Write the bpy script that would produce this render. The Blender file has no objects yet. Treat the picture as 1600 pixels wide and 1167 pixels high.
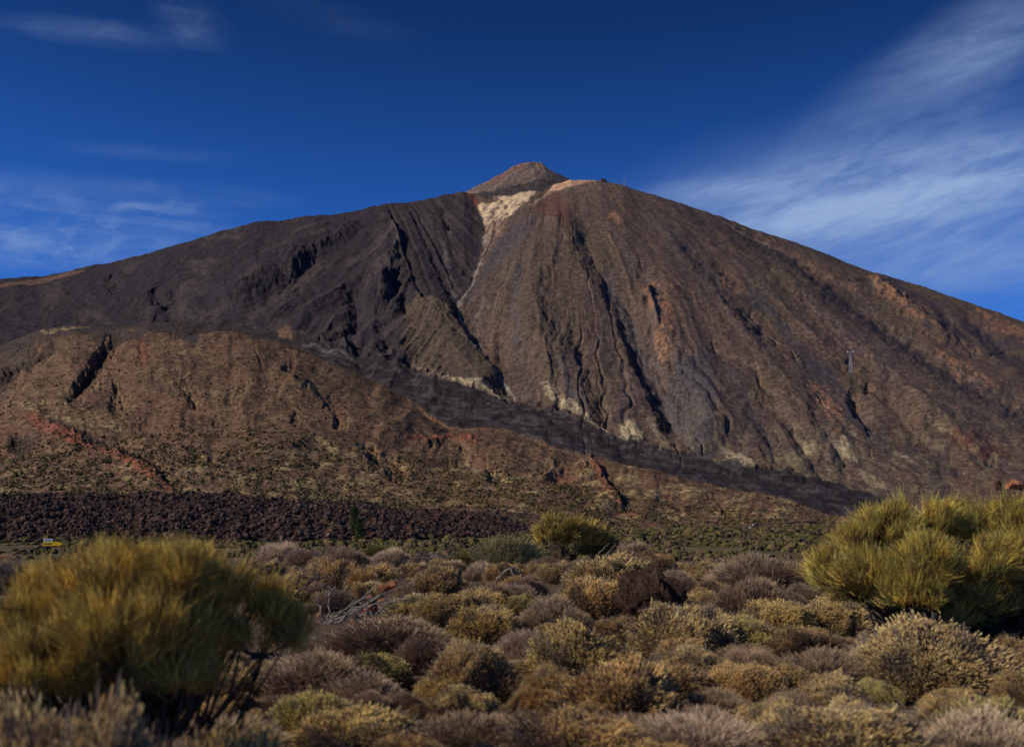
import bpy, math, random
import numpy as np
from mathutils import Vector
random.seed(7); rng = np.random.default_rng(11)
scene = bpy.context.scene
C = scene.collection
F = 1556.0; HY = 790.0          # focal length and eye-level row of the photograph, in its pixels
# ------------------------------------------------------------------ camera
cd = bpy.data.cameras.new('camera'); cam = bpy.data.objects.new('camera', cd); C.objects.link(cam)
cam.location = (0, 0, 0); cam.rotation_euler = (math.radians(90), 0, 0)
cd.sensor_width = 36; cd.lens = 36 * F / 1600; cd.shift_y = (HY - 583.5) / 1600
cd.clip_start = 0.05; cd.clip_end = 60000
cd.dof.use_dof = True; cd.dof.focus_distance = 48; cd.dof.aperture_fstop = 1.6
scene.camera = cam
# ------------------------------------------------------------------ light
SUN_EL = math.radians(36); SUN_BACK = math.radians(14)      # sun at the left, slightly behind the camera
ts = Vector((-math.cos(SUN_BACK) * math.cos(SUN_EL), -math.sin(SUN_BACK) * math.cos(SUN_EL), math.sin(SUN_EL)))
sl = bpy.data.lights.new('sun', 'SUN'); sl.energy = 5.0; sl.angle = math.radians(0.53); sl.color = (1.0, 0.90, 0.76)
so = bpy.data.objects.new('sun', sl); C.objects.link(so); so.rotation_euler = ts.to_track_quat('Z', 'Y').to_euler()
scene.view_settings.view_transform = 'Standard'; scene.view_settings.look = 'None'
scene.view_settings.exposure = -0.55; scene.view_settings.gamma = 1
scene.cycles.use_denoising = True
scene.cycles.max_bounces = 5; scene.cycles.diffuse_bounces = 2; scene.cycles.transparent_max_bounces = 4

class NT:
    """small helper around a node tree"""
    def __init__(s, t): s.t = t; s.t.nodes.clear()
    def n(s, kind, **k):
        x = s.t.nodes.new(kind)
        for a, b in k.items():
            if a.startswith('i_'): x.inputs[a[2:].replace('_', ' ')].default_value = b
            else: setattr(x, a, b)
        return x
    def l(s, a, b): s.t.links.new(a, b)
    def put(s, sock, v):
        if isinstance(v, bpy.types.NodeSocket): s.l(v, sock)
        elif isinstance(v, (tuple, list)) and sock.type == 'RGBA': sock.default_value = tuple(v)[:3] + (1,)
        else: sock.default_value = v
    def math(s, op, a, b=0.0, clamp=False):
        x = s.n('ShaderNodeMath', operation=op, use_clamp=clamp); s.put(x.inputs[0], a); s.put(x.inputs[1], b); return x.outputs[0]
    def mix(s, f, a, b, blend='MIX'):
        x = s.n('ShaderNodeMix', data_type='RGBA', blend_type=blend); s.put(x.inputs[0], f); s.put(x.inputs[6], a); s.put(x.inputs[7], b); return x.outputs[2]
    def noise(s, vec, scale, detail=4, rough=.55, dist=0):
        x = s.n('ShaderNodeTexNoise'); s.put(x.inputs['Vector'], vec); x.inputs['Scale'].default_value = scale
        x.inputs['Detail'].default_value = detail; x.inputs['Roughness'].default_value = rough; x.inputs['Distortion'].default_value = dist
        return x.outputs['Fac']
    def ramp(s, f, lo, hi, a=0.0, b=1.0, smooth=True):
        x = s.n('ShaderNodeMapRange', interpolation_type='SMOOTHSTEP' if smooth else 'LINEAR'); s.put(x.inputs[0], f)
        x.inputs[1].default_value = lo; x.inputs[2].default_value = hi; x.inputs[3].default_value = a; x.inputs[4].default_value = b
        return x.outputs[0]
# ------------------------------------------------------------------ sky with cirrus
W = bpy.data.worlds.new('World'); scene.world = W; W.use_nodes = True
w = NT(W.node_tree)
sky = w.n('ShaderNodeTexSky', sky_type='NISHITA', sun_disc=False, sun_elevation=SUN_EL,
          sun_rotation=math.atan2(ts.x, ts.y), altitude=2400, air_density=1.0, dust_density=0.0, ozone_density=4.0)
tc = w.n('ShaderNodeTexCoord'); sep = w.n('ShaderNodeSeparateXYZ'); w.l(tc.outputs['Generated'], sep.inputs[0])
yy = w.math('MAXIMUM', sep.outputs[1], 0.02)
cu = w.math('DIVIDE', sep.outputs[0], yy); cv = w.math('DIVIDE', sep.outputs[2], yy)
uv = w.n('ShaderNodeCombineXYZ'); w.l(cu, uv.inputs[0]); w.l(cv, uv.inputs[1])
def blob(px, py, rx, ry, ang, amp):
    m = w.n('ShaderNodeMapping', vector_type='TEXTURE')
    m.inputs['Location'].default_value = ((px - 800) / F, (HY - py) / F, 0); m.inputs['Rotation'].default_value = (0, 0, math.radians(ang))
    m.inputs['Scale'].default_value = (rx / F, ry / F, 1); w.l(uv.outputs[0], m.inputs[0])
    g = w.n('ShaderNodeTexGradient', gradient_type='SPHERICAL'); w.l(m.outputs[0], g.inputs[0])
    return w.math('MULTIPLY', w.ramp(g.outputs['Fac'], 0, .85), amp)
def streaks(ang, sx, sy, seed, detail=6, lo=.38, hi=.68, dist=.6):
    m = w.n('ShaderNodeMapping', vector_type='TEXTURE'); m.inputs['Rotation'].default_value = (0, 0, math.radians(ang))
    m.inputs['Scale'].default_value = (sx, sy, 1); m.inputs['Location'].default_value = (seed, seed * .7, 0); w.l(uv.outputs[0], m.inputs[0])
    return w.ramp(w.noise(m.outputs[0], 1.0, detail, .6, dist), lo, hi)
def total(L):
    a = L[0]
    for b in L[1:]: a = w.math('ADD', a, b)
    return a
right = total([blob(1380, 310, 560, 170, 6, .45), blob(1250, 330, 330, 70, 4, .35), blob(1600, 330, 300, 260, 20, .3), blob(1330, 300, 420, 95, 8, .75), blob(1560, 255, 330, 90, 12, .5), blob(1180, 300, 240, 40, 4, .25), blob(1420, 390, 420, 110, -3, .55),
               blob(1470, 130, 330, 110, 28, .42), blob(1560, 40, 260, 90, 30, .4), blob(1080, 300, 130, 30, 5, .25), blob(1500, 440, 260, 30, -5, .2)])
left = total([blob(60, 370, 420, 110, 0, .32), blob(110, 375, 330, 60, 2, .5), blob(30, 300, 200, 50, -5, .3), blob(300, 300, 210, 26, -6, .28), blob(210, 325, 60, 14, 0, .7),
              blob(285, 322, 50, 22, 10, .5), blob(150, 50, 230, 30, -6, .24), blob(300, 35, 90, 50, -25, .3), blob(500, 20, 200, 40, -15, .07), blob(240, 240, 200, 18, -4, .15)])
fib = streaks(18, .05, .012, 13.7, detail=10, lo=.32, hi=.72, dist=.7)
sr = w.math('ADD', w.math('MULTIPLY', fib, .30), w.math('ADD', w.math('MULTIPLY', streaks(14, .30, .05, 3.1, detail=8, lo=.30, hi=.70, dist=.6), .60), w.math('MULTIPLY', streaks(24, .10, .03, 9.3, detail=8, lo=.36, hi=.76, dist=.8), .34)))
slf = w.math('ADD', w.math('MULTIPLY', streaks(-4, .2, .035, 5.2, dist=1.2), .6), w.math('MULTIPLY', streaks(12, .05, .03, 1.7, lo=.45, hi=.7), .4))
cloud = w.math('ADD', w.math('MULTIPLY', right, w.math('ADD', w.math('MULTIPLY', sr, .85), .30)), w.math('MULTIPLY', left, w.math('ADD', slf, .14)))
cloud = w.math('MULTIPLY', w.math('MULTIPLY', cloud, .60, clamp=True), w.ramp(sep.outputs[1], 0.0, 0.3))
SKYK = .1
tint = w.mix(1.0, sky.outputs[0], (.23, .68, 1.45), 'MULTIPLY')
deep = w.n('ShaderNodeVectorMath', operation='SCALE'); w.l(tint, deep.inputs[0]); w.l(w.ramp(sep.outputs[2], .22, .50, 1.06, .42), deep.inputs['Scale'])
skyc = w.mix(cloud, deep.outputs[0], (4.1, 5.9, 9.6))
bg = w.n('ShaderNodeBackground'); w.l(skyc, bg.inputs[0]); bg.inputs[1].default_value = SKYK
wo = w.n('ShaderNodeOutputWorld'); w.l(bg.outputs[0], wo.inputs[0])

# ------------------------------------------------------------------ numpy noise
def _h(ix, iy, seed):
    n = (ix.astype(np.int64) * 374761393 + iy.astype(np.int64) * 668265263 + seed * 1442695041) & 0xffffffff
    n = ((n ^ (n >> 13)) * 1274126177) & 0xffffffff
    return ((n ^ (n >> 16)) & 0xffff) / 65535.0
def vn(x, y, seed=0):
    x0 = np.floor(x); y0 = np.floor(y); fx = x - x0; fy = y - y0
    fx = fx * fx * (3 - 2 * fx); fy = fy * fy * (3 - 2 * fy)
    a = _h(x0, y0, seed); b = _h(x0 + 1, y0, seed); c = _h(x0, y0 + 1, seed); d = _h(x0 + 1, y0 + 1, seed)
    return (a + (b - a) * fx) * (1 - fy) + (c + (d - c) * fx) * fy
def fbm(x, y, oct=4, seed=0, g=.5):
    s = 0; a = 1; t = 0
    for i in range(oct):
        s = s + a * vn(x, y, seed + i * 17); t += a; a *= g; x = x * 2.03 + 11.3; y = y * 2.03 - 7.1
    return s / t
def ridged(x, y, oct=3, seed=0, g=.5):
    s = 0; a = 1; t = 0
    for i in range(oct):
        s = s + a * (1 - np.abs(2 * vn(x, y, seed + i * 13) - 1)); t += a; a *= g; x = x * 2.1 + 3.7; y = y * 2.1 + 9.2
    return s / t
def sstep(a, b, x):
    t = np.clip((x - a) / (b - a), 0, 1); return t * t * (3 - 2 * t)
def curve(x, pts):
    p = np.array(pts, float); return np.interp(x, p[:, 0], p[:, 1])

# ------------------------------------------------------------------ ground heights (camera eye is z = 0)
PL = [(-500, -1.7), (0, -1.7), (22, -1.75), (32, -2.0), (47, -3.3), (100, -5.6), (200, -8.6), (290, -10.5), (420, -12.5), (700, -17), (950, -22.5), (1060, -20.5), (1300, -16), (9000, -16)]
def plain(x, y): return curve(y, PL) + .0 * x
def near_z(x, y):
    return plain(x, y) + .16 * (fbm(x / 2.3, y / 2.3, 3, 5) - .5) + .9 * (fbm(x / 60, y / 60, 2, 8) - .5) * sstep(25, 90, y)
SKY = [(-1500, 640), (-900, 560), (-400, 470), (0, 437), (60, 432), (110, 423), (200, 404), (270, 384), (340, 362), (400, 347), (470, 342), (540, 333), (600, 319), (650, 315), (700, 303), (725, 300),
       (740, 303), (780, 299), (830, 292), (850, 293), (868, 287), (890, 281.5), (915, 281), (940, 283), (975, 290), (1010, 302), (1060, 316), (1100, 330), (1150, 345), (1200, 364), (1280, 393),
       (1350, 420), (1400, 435), (1450, 450), (1500, 468), (1560, 488), (1600, 503), (1900, 610), (2500, 740)]
HCR = [(-1500, 700), (-900, 640), (-300, 560), (0, 541), (60, 516), (110, 508), (170, 512), (230, 506), (290, 503), (340, 508), (400, 520), (450, 538), (520, 568), (600, 600), (640, 618), (700, 650), (740, 655), (790, 660),
       (870, 688), (950, 708), (1000, 722), (1100, 748), (1220, 776), (1290, 800), (1400, 812), (2500, 818)]
def crest(px): return 4300 - 480 * ((px - 900) / 900.0) ** 2
def mtn_z(px, y):
    Dc = np.clip(crest(px), 2500, 9000); yt = 1250.0
    Zc = (HY - curve(px, SKY)) / F * Dc
    t = (y - yt) / (Dc - yt); tc_ = np.clip(t, 0, 1)
    up = tc_ ** 1.22 * (1.0 - .0 * tc_)
    back = np.clip(t - 1, 0, None)
    z = -17 + (Zc + 17) * (up - 1.15 * back)
    return np.where(t < 0, -400, np.maximum(z, -60))
def hill_z(px, y):
    Dh = curve(px, [(-900, 2700), (0, 2550), (300, 2450), (600, 2150), (800, 1880), (1000, 1650), (1290, 1350), (1700, 1300)])
    yt = curve(px, [(-500, 800), (300, 820), (800, 900), (1290, 1080), (1700, 1150)])
    Zc = (HY - curve(px, HCR)) / F * Dh
    t = (y - yt) / (Dh - yt); tc_ = np.clip(t, 0, 1)
    z0 = curve(yt, PL)
    z = z0 + (Zc - z0) * (1.12 * tc_ ** 1.15 - .12 * tc_ ** 4) - np.clip(t - 1, 0, None) * (Dh - yt) * .45
    return np.where(t < 0, -400, z)
CONE = [(615, 385), (715, 312), (733, 302), (770, 282), (790, 270), (800, 263), (812, 257), (820, 262), (830, 262.5), (839, 256), (849, 256.5), (858, 266), (872, 275), (887, 281), (905, 292), (1030, 375)]
def cone_z(px, y):
    D0 = 4640.0; xa = (831 - 800) / F * D0; dx = (px - 800) / F * y - xa; dy = (y - D0) * 1.5; r = np.hypot(dx, dy); k = F / D0
    wr = .5 + .5 * dx / np.maximum(r, 1)
    wr = wr * wr * (3 - 2 * wr)
    pr = curve(831 + r * k, CONE); pl = curve(831 - r * k, CONE); out = r * k > 190
    return np.where(out, -400, (HY - (pr * wr + pl * (1 - wr))) / F * D0)

# ------------------------------------------------------------------ far terrain grid: columns fan out from the eye, rows by distance
cols = np.unique(np.concatenate([np.linspace(-1400, -110, 90), np.arange(-110, 1710, 1.35), np.linspace(1710, 2900, 80)]))
rows = np.unique(np.concatenate([np.linspace(110, 262, 40), np.arange(262, 425, .75), np.geomspace(425, 1050, 150), np.arange(1050, 2650, 4.6), np.arange(2650, 4420, 5.6), np.linspace(4430, 4760, 46), np.linspace(4800, 7000, 14)]))
PX, Y = np.meshgrid(cols, rows); X = (PX - 800) / F * Y
shape = PX.shape
zM = mtn_z(PX, Y); zH = hill_z(PX, Y); zC = cone_z(PX, Y)
zP = plain(X, Y) + 1.2 * (fbm(X / 90, Y / 90, 3, 3) - .5)
def pyof(z, y): return HY - F * z / y
pM = pyof(zM, Y); pH = pyof(zH, Y); pC = pyof(zC, Y)
isC = (zC > zM) & (zC > zH) & (Y > 4300)
isM = (zM >= zH) & (zM > zP) & ~isC
isH = (zH > zM) & (zH > zP) & ~isC
PY = np.where(isC, pC, np.where(isM, pM, np.where(isH, pH, pyof(zP, Y))))

def line(pts, lx, ly, pad):
    """signed sideways distance (positive to the right), distance and position along a traced line"""
    p = np.array(pts, float)
    D = np.full(lx.shape, 1e9); S = np.zeros(lx.shape); T = np.zeros(lx.shape)
    L = np.concatenate([[0], np.cumsum(np.hypot(*(p[1:] - p[:-1]).T))])
    for i in range(len(p) - 1):
        d = p[i + 1] - p[i]; n = np.hypot(*d)
        t = np.clip(((lx - p[i, 0]) * d[0] + (ly - p[i, 1]) * d[1]) / n ** 2, 0, 1)
        ddx = lx - p[i, 0] - t * d[0]; ddy = ly - p[i, 1] - t * d[1]; dist = np.hypot(ddx, ddy)
        m = dist < D
        D = np.where(m, dist, D); S = np.where(m, np.sign(d[1] * (lx - p[i, 0]) - d[0] * (ly - p[i, 1])) * dist, S); T = np.where(m, (L[i] + t * n) / L[-1], T)
    return S, D, T
def region(mask, pts, pad):
    p = np.array(pts, float)
    return mask & (PX > p[:, 0].min() - pad) & (PX < p[:, 0].max() + pad) & (PY > p[:, 1].min() - pad) & (PY < p[:, 1].max() + pad)
WX = 9 * (fbm(PX / 16, PY / 16, 3, 31) - .5); WY = 9 * (fbm(PX / 16, PY / 16, 3, 57) - .5)
W2X = 5 * (fbm(PX / 5, PY / 5, 2, 131) - .5); W2Y = 5 * (fbm(PX / 5, PY / 5, 2, 157) - .5)
def groove(dz, mask, pts, depth, wl, wr, ends=.12, ragged=1.0):
    """negative depth raises a ridge"""
    pad = max(wl, wr) + 12; r = region(mask, pts, pad)
    if not r.any(): return
    S, D, T = line(pts, PX[r] + (WX[r] + W2X[r]) * ragged, PY[r] + (WY[r] + W2Y[r]) * ragged, pad)
    prof = np.where(S < 0, np.clip(1 + S / wl, 0, 1), np.clip(1 - S / wr, 0, 1)); prof = np.where(D > pad, 0, prof)
    prof = prof * (np.clip(.55 + .9 * fbm(PX[r] / 14, PY[r] / 14, 2, 333), .5, 1.25) if max(wl, wr) < 45 else 1) * np.clip(T / ends, 0, 1) * np.clip((1 - T) / ends, 0, 1)
    dz[r] -= depth * prof ** 1.1
def poly(mask, pts, soft=3, warp=1.0):
    p = np.array(pts, float); r = region(mask, pts, soft + 14); out = np.zeros(shape)
    if not r.any(): return out
    lx = PX[r] + (WX[r] + W2X[r]) * warp; ly = PY[r] + (WY[r] + W2Y[r]) * warp
    ins = np.zeros(lx.shape, bool); dm = np.full(lx.shape, 1e9); n = len(p)
    for i in range(n):
        a = p[i]; b = p[(i + 1) % n]; d = b - a
        t = np.clip(((lx - a[0]) * d[0] + (ly - a[1]) * d[1]) / max(d @ d, 1e-9), 0, 1)
        dm = np.minimum(dm, np.hypot(lx - a[0] - t * d[0], ly - a[1] - t * d[1]))
        cr = ((a[1] > ly) != (b[1] > ly)); 
        with np.errstate(divide='ignore', invalid='ignore'):
            xi = (b[0] - a[0]) * (ly - a[1]) / (b[1] - a[1]) + a[0]
        ins ^= cr & (lx < xi)
    out[r] = sstep(-soft, soft, np.where(ins, dm, -dm)); return out
def band(mask, pts, wd, soft=.5, ends=.08, warp=1.0):
    pad = wd * 2 + 14; r = region(mask, pts, pad); out = np.zeros(shape)
    if not r.any(): return out
    S, D, T = line(pts, PX[r] + (WX[r] + W2X[r]) * warp, PY[r] + (WY[r] + W2Y[r]) * warp, pad)
    out[r] = sstep(wd, wd * soft, D) * np.clip(T / ends, 0, 1) * np.clip((1 - T) / ends, 0, 1); return out

# ---- relief of the mountain
dz = np.zeros(shape)
th = np.arctan2(PX - 880, np.maximum(PY - 205, 5)); rho = np.hypot(PX - 880, PY - 205)
# the face left of the main ravine drains down to the right, towards the ravine
xl = np.interp(PY, [300, 345, 400, 470, 545, 610], [600, 605, 622, 655, 742, 797]); xr = np.interp(PY, [300, 345, 400, 450, 470, 560, 610], [742, 762, 750, 728, 716, 760, 800])
face = sstep(-8, 14, PX - xl) * sstep(6, -8, PX - xr) * (PY > 295) * sstep(640, 600, PY)
th2 = np.arctan2(PX - 560, np.maximum(PY - 190, 5)) * 1.6 + 3
th = th * (1 - (face > .5)) + th2 * (face > .5)
thw = th + .10 * (fbm(PX / 70, PY / 70, 3, 71) - .5)
near_top = sstep(60, 220, rho)
rib1 = ridged(thw * 11, rho / 260, 2, 5); rib2 = ridged(thw * 30, rho / 90, 3, 23); rib3 = ridged(thw * 75, rho / 40, 2, 41)
lump = fbm(X / 70, Y / 70, 5, 61)
darkside = sstep(20, -40, PX - (745 - .12 * (PY - 320)))
sidek = (.34 + .50 * darkside) * (1 - .55 * face)
flat = fbm(PX / 90, PY / 90, 2, 88)
relM = 24 * (rib1 - .5) * sidek + 8 * (rib2 - .5) * sidek * np.clip(flat * 3 - .8, .15, 1.3) + 2.5 * (rib3 - .5) * sidek * np.clip(2.6 - flat * 3.6, .1, 1.2)
relM = relM * near_top * (1 + .5 * darkside) + 13 * (lump - .5) + 4.5 * (ridged(X / 30, Y / 45, 3, 19) - .5) * (1 + .5 * darkside)
crestfade = sstep(0, 26, PY - curve(PX, SKY)) * .85 + .15
# long drainage lines that run unbroken from the top to the foot
wob = thw + .05 * (fbm(PX / 24, PY / 24, 2, 351) - .5)
ch1 = np.clip((ridged(wob * 13 + 2.3, rho / 900, 1, 353) - .84) / .16, 0, 1) * sstep(60, 160, rho); ch2 = np.clip((ridged(wob * 27 + 7.1, rho / 700, 1, 357) - .82) / .18, 0, 1) * sstep(90, 220, rho) * sstep(.42, .56, fbm(PX / 120, PY / 120, 2, 359))
chk = sstep(.38, .6, fbm(PX / 80, PY / 110, 2, 367)) * (1 - .6 * darkside)
relM = relM - (5.5 * ch1 + 2.5 * ch2) * chk
dz = np.where(isM, relM * crestfade * sstep(1250, 1700, Y), 0)
G = [([(765, 345), (752, 400), (730, 450), (718, 470), (722, 490)], 26, 46, 60), ([(714, 462), (720, 485), (728, 508), (758, 550), (794, 598), (812, 640)], 44, 24, 64), ([(940, 440), (985, 530), (1030, 620), (1075, 700)], 26, 60, 90), ([(1000, 430), (1040, 520), (1090, 620), (1130, 700)], -22, 50, 60), ([(1010, 330), (1120, 470), (1240, 620), (1330, 740)], -18, 70, 60), ([(1180, 380), (1300, 500), (1450, 640), (1560, 740)], -20, 60, 50), ([(690, 330), (640, 420), (580, 500)], -16, 50, 40), ([(520, 350), (420, 430), (330, 480)], -22, 50, 34),
     ([(905, 318), (914, 365), (930, 405), (958, 445), (984, 475), (992, 515), (1008, 555), (1030, 595), (1048, 640), (1078, 690)], 52, 13, 60),
     ([(880, 320), (850, 400), (836, 470), (842, 520), (870, 600)], -26, 60, 50),
     ([(735, 310), (760, 340), (800, 330)], 14, 12, 25),
     ([(690, 318), (702, 345), (700, 372), (712, 400), (740, 425)], 26, 16, 30),
     ([(608, 345), (622, 385), (612, 412), (600, 450), (585, 500)], -30, 34, 14),
     ([(600, 420), (628, 470), (640, 500)], 20, 10, 24), ([(545, 440), (560, 485), (552, 520), (560, 560), (572, 590)], 34, 12, 26),
     ([(585, 470), (600, 520), (612, 560)], 24, 12, 24), ([(505, 395), (470, 430), (430, 455), (380, 480)], 24, 16, 26),
     ([(430, 380), (380, 410), (330, 440)], 18, 16, 24), ([(560, 350), (520, 380), (480, 400), (440, 430)], -20, 20, 16),
     ([(265, 460), (275, 480), (280, 505)], 30, 16, 24), ([(240, 455), (250, 480)], 24, 9, 14), ([(170, 430), (185, 445), (170, 460)], 20, 14, 14),
     ([(650, 330), (672, 400), (700, 440), (722, 462)], 24, 14, 34), ([(655, 470), (700, 486), (742, 545), (790, 600)], -22, 60, 26),
     ([(1326, 612), (1341, 637), (1368, 677)], 32, 7, 14), ([(1350, 600), (1360, 616)], 18, 5, 10), ([(1320, 560), (1328, 572), (1340, 585)], 14, 5, 10),
     ([(1300, 565), (1345, 600), (1400, 640)], 14, 6, 22), ([(1110, 395), (1140, 440), (1180, 500), (1240, 560)], 22, 8, 30),
     ([(1060, 380), (1100, 425), (1150, 480), (1210, 560)], 20, 8, 30), ([(1180, 395), (1225, 450), (1290, 520), (1370, 590), (1450, 650)], 20, 10, 34),
     ([(1100, 333), (1170, 368), (1260, 425), (1350, 490), (1450, 560), (1600, 650), (1700, 700)], 26, 14, 34),
     ([(1360, 432), (1400, 462), (1445, 500), (1500, 535)], -20, 20, 12), ([(1500, 480), (1560, 540), (1640, 600)], 18, 10, 20),
     ([(1262, 640), (1300, 700), (1330, 740)], 16, 8, 20), ([(1160, 600), (1190, 660), (1215, 740)], 14, 10, 20), ([(900, 520), (918, 580), (940, 640), (980, 700)], 18, 10, 26),
     ([(985, 460), (998, 470), (1012, 452)], -18, 12, 5), ([(1010, 440), (1020, 480), (1028, 520)], -14, 8, 6), ([(870, 410), (860, 470), (858, 520)], 10, 7, 20),
     ([(1180, 620), (1240, 680), (1290, 760)], 14, 9, 20), ([(1440, 660), (1500, 700), (1560, 740)], 18, 9, 20), ([(1380, 620), (1440, 690), (1520, 760)], 16, 9, 24),
     ([(560, 565), (640, 590), (700, 606), (790, 633), (900, 668), (1000, 700), (1120, 728), (1250, 756), (1330, 775)], -13, 18, 18),
     ([(600, 605), (680, 622), (780, 640), (900, 682), (1010, 712), (1150, 745), (1260, 770)], 12, 8, 10),
     ([(450, 525), (560, 556), (640, 585)], -14, 10, 10), ([(770, 640), (830, 655), (880, 680)], -16, 10, 8)]
for pts, dep, wl, wr in G:
    rt = pts[0][0] > 860 and dep > 0
    groove(dz, isM, pts, dep * (1 if dep < 0 else .5 if rt else .62), wl * (1 if dep < 0 else 1.9 if rt else 1.5), wr)
dz += isM * 12 * (fbm(X / 32, Y / 300, 4, 341) - .5) * sstep(30, 0, PY - curve(PX, SKY)) * sstep(1500, 3000, Y)
# crag roughness of the black flow
stream = poly(isM, [(380, 505), (480, 533), (560, 555), (640, 582), (700, 598), (800, 630), (900, 662), (980, 692), (1060, 712), (1150, 732), (1250, 748), (1340, 766), (1385, 778), (1370, 800), (1290, 812), (1100, 800), (700, 700), (400, 600)], 2)
dz = np.where(isM, dz * (1 - .55 * stream) , dz); dz += isM * stream * (5 * (fbm(X / 26, Y / 26, 3, 77) - .5) + 4 * (ridged(PX / 60 + PY / 14, PY / 5 - PX / 17, 2, 78) - .5))
# ---- relief of the brown lower hills
hth = np.arctan2(PX - 330, np.maximum(PY - 380, 5)); hrho = np.hypot(PX - 330, PY - 380)
relH = 8 * (ridged(hth * 4 + 1.6 * fbm(PX / 60, PY / 60, 2, 9), hrho / 55, 3, 15) - .5) + 9 * (fbm(X / 60, Y / 60, 4, 83) - .5) + 3.5 * (fbm(X / 15, Y / 18, 3, 85) - .5) + 34 * (fbm(X / 230, Y / 170, 2, 87) - .5) + 3 * (ridged(X / 70, Y / 110, 2, 89) - .5)
hwob = hth + .22 * (fbm(PX / 60, PY / 45, 3, 361) - .5)
hc = np.clip((ridged(hwob * 8 + 1.7, hrho / 420, 1, 363) - .84) / .16, 0, 1) * sstep(110, 180, hrho)
relH = relH - 2.2 * hc * sstep(.35, .6, fbm(PX / 50, PY / 50, 2, 371))
hf = sstep(0, 14, PY - curve(PX, HCR)) * .8 + .2
dz += np.where(isH, relH * hf * sstep(850, 1200, Y), 0)
GH = [([(188, 516), (165, 545), (152, 578), (128, 602), (100, 622)], 26, 9, 16), ([(95, 532), (60, 556), (22, 580), (5, 612)], 20, 10, 14), ([(222, 535), (225, 552), (205, 572)], 14, 6, 16),
      ([(40, 648), (120, 684), (200, 722), (250, 752), (292, 782)], -9, 18, 9), ([(60, 640), (130, 672), (220, 716), (262, 748), (300, 778)], 5, 7, 12), ([(18, 688), (50, 690)], 14, 12, 12),
      ([(275, 588), (302, 604), (306, 628)], 16, 6, 12), ([(500, 622), (520, 648), (538, 680)], 17, 5, 14), ([(425, 575), (460, 600), (500, 625)], -9, 14, 8),
      ([(560, 695), (585, 715), (640, 750)], 15, 10, 10), ([(640, 690), (740, 688), (760, 700)], -8, 8, 6), ([(920, 712), (935, 742), (960, 772), (978, 800)], -15, 30, 5),
      ([(820, 745), (870, 730), (930, 735)], -9, 10, 6), ([(180, 660), (182, 600), (200, 640)], 8, 6, 8), ([(0, 618), (70, 650), (180, 668), (300, 718), (430, 762), (540, 795)], -5, 18, 14),
      ([(1105, 770), (1130, 785), (1138, 805)], 9, 4, 8), ([(330, 640), (352, 668), (370, 672)], 12, 6, 12), ([(235, 640), (222, 670)], 11, 6, 10), ([(460, 650), (470, 672)], 10, 4, 8),
      ([(700, 705), (760, 735), (790, 770)], 10, 8, 14), ([(1020, 742), (1040, 775), (1070, 800)], 8, 6, 12), ([(330, 500), (310, 515), (300, 530)], 12, 8, 12)]
for pts, dep, wl, wr in GH:
    ln_ = sum(math.hypot(b[0] - a[0], b[1] - a[1]) for a, b in zip(pts, pts[1:]))
    groove(dz, isH, pts, dep * (.66 if ln_ > 80 else .36), wl * 1.5, wr * 1.3, .2, 1.8)
# ---- summit cone and plain
dz += np.where(isC, 13 * (fbm(X / 26, Y / 26, 5, 33) - .5) + 12 * (ridged((PX - 830) / np.maximum(PY - 235, 12) * 3, PY / 30, 2, 44) - .5) * sstep(0, 14, PY - curve(PX, CONE)), 0)
Z = np.where(isC, zC, np.maximum(np.maximum(zM, zH), zP)) + dz
# ---- the blocky lava field in front, at the left
yf = curve(PX, [(-1400, 292), (450, 292), (640, 305), (760, 345), (850, 430), (880, 700)]) + 26 * (fbm(PX / 60, PX * 0, 3, 90) - .5)
topz = curve(PX, [(-1400, 2.4), (300, 2.4), (420, .6), (560, -1.4), (640, -4.2), (760, -6.0), (850, -9.5), (870, -16)])
tl = np.clip((Y - yf) / curve(PX, [(400, 95), (700, 120), (850, 160)]), 0, 1)
lava = (tl > 0) * sstep(860, 790, Y) * sstep(880, 850, PX)
lz = zP + (topz + 6 * (fbm(X / 70, Y / 50, 3, 98) - .5) - zP) * (tl ** .55) + lava * (2.6 * (ridged(X / 6, Y / 9, 3, 94) - .5) + 5.0 * (fbm(X / 26, Y / 26, 3, 95) - .5) + 1.0 * (vn(X / 1.1, Y / 1.1, 96) - .5) + 2.2 * np.clip(vn(X / 5, Y / 5, 97) - .62, 0, 1)) * np.clip(tl * 4, 0, 1)
isL = (lava > .2) & (lz > Z); Z = np.where(isL, lz, Z)

# ------------------------------------------------------------------ colours of the ground (rock and soil colours, plus some shade put in)
col = np.zeros(shape + (3,)); veg = np.zeros(shape)
def paint(m, c, k=1.0):
    global col
    a = (m * k)[..., None]; col = col * (1 - a) + np.array(c) * a
def paint_veg(m, v):
    global veg
    veg = veg * (1 - m) + v * m
n1 = fbm(PX / 45, PY / 45, 4, 201); n2 = fbm(PX / 14, PY / 14, 4, 203); n3 = fbm(PX / 5, PY / 5, 3, 205); st = fbm(thw * 55, rho / 70, 4, 207); st2 = fbm(thw * 130, rho / 50, 3, 209)
paint(np.ones(shape), (.105, .080, .042)); paint_veg(np.ones(shape), .5)
paint(sstep(.45, .65, fbm(X / 25, Y / 90, 4, 211)) * ~(isM | isH | isC), (.15, .115, .05), .7)
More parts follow.
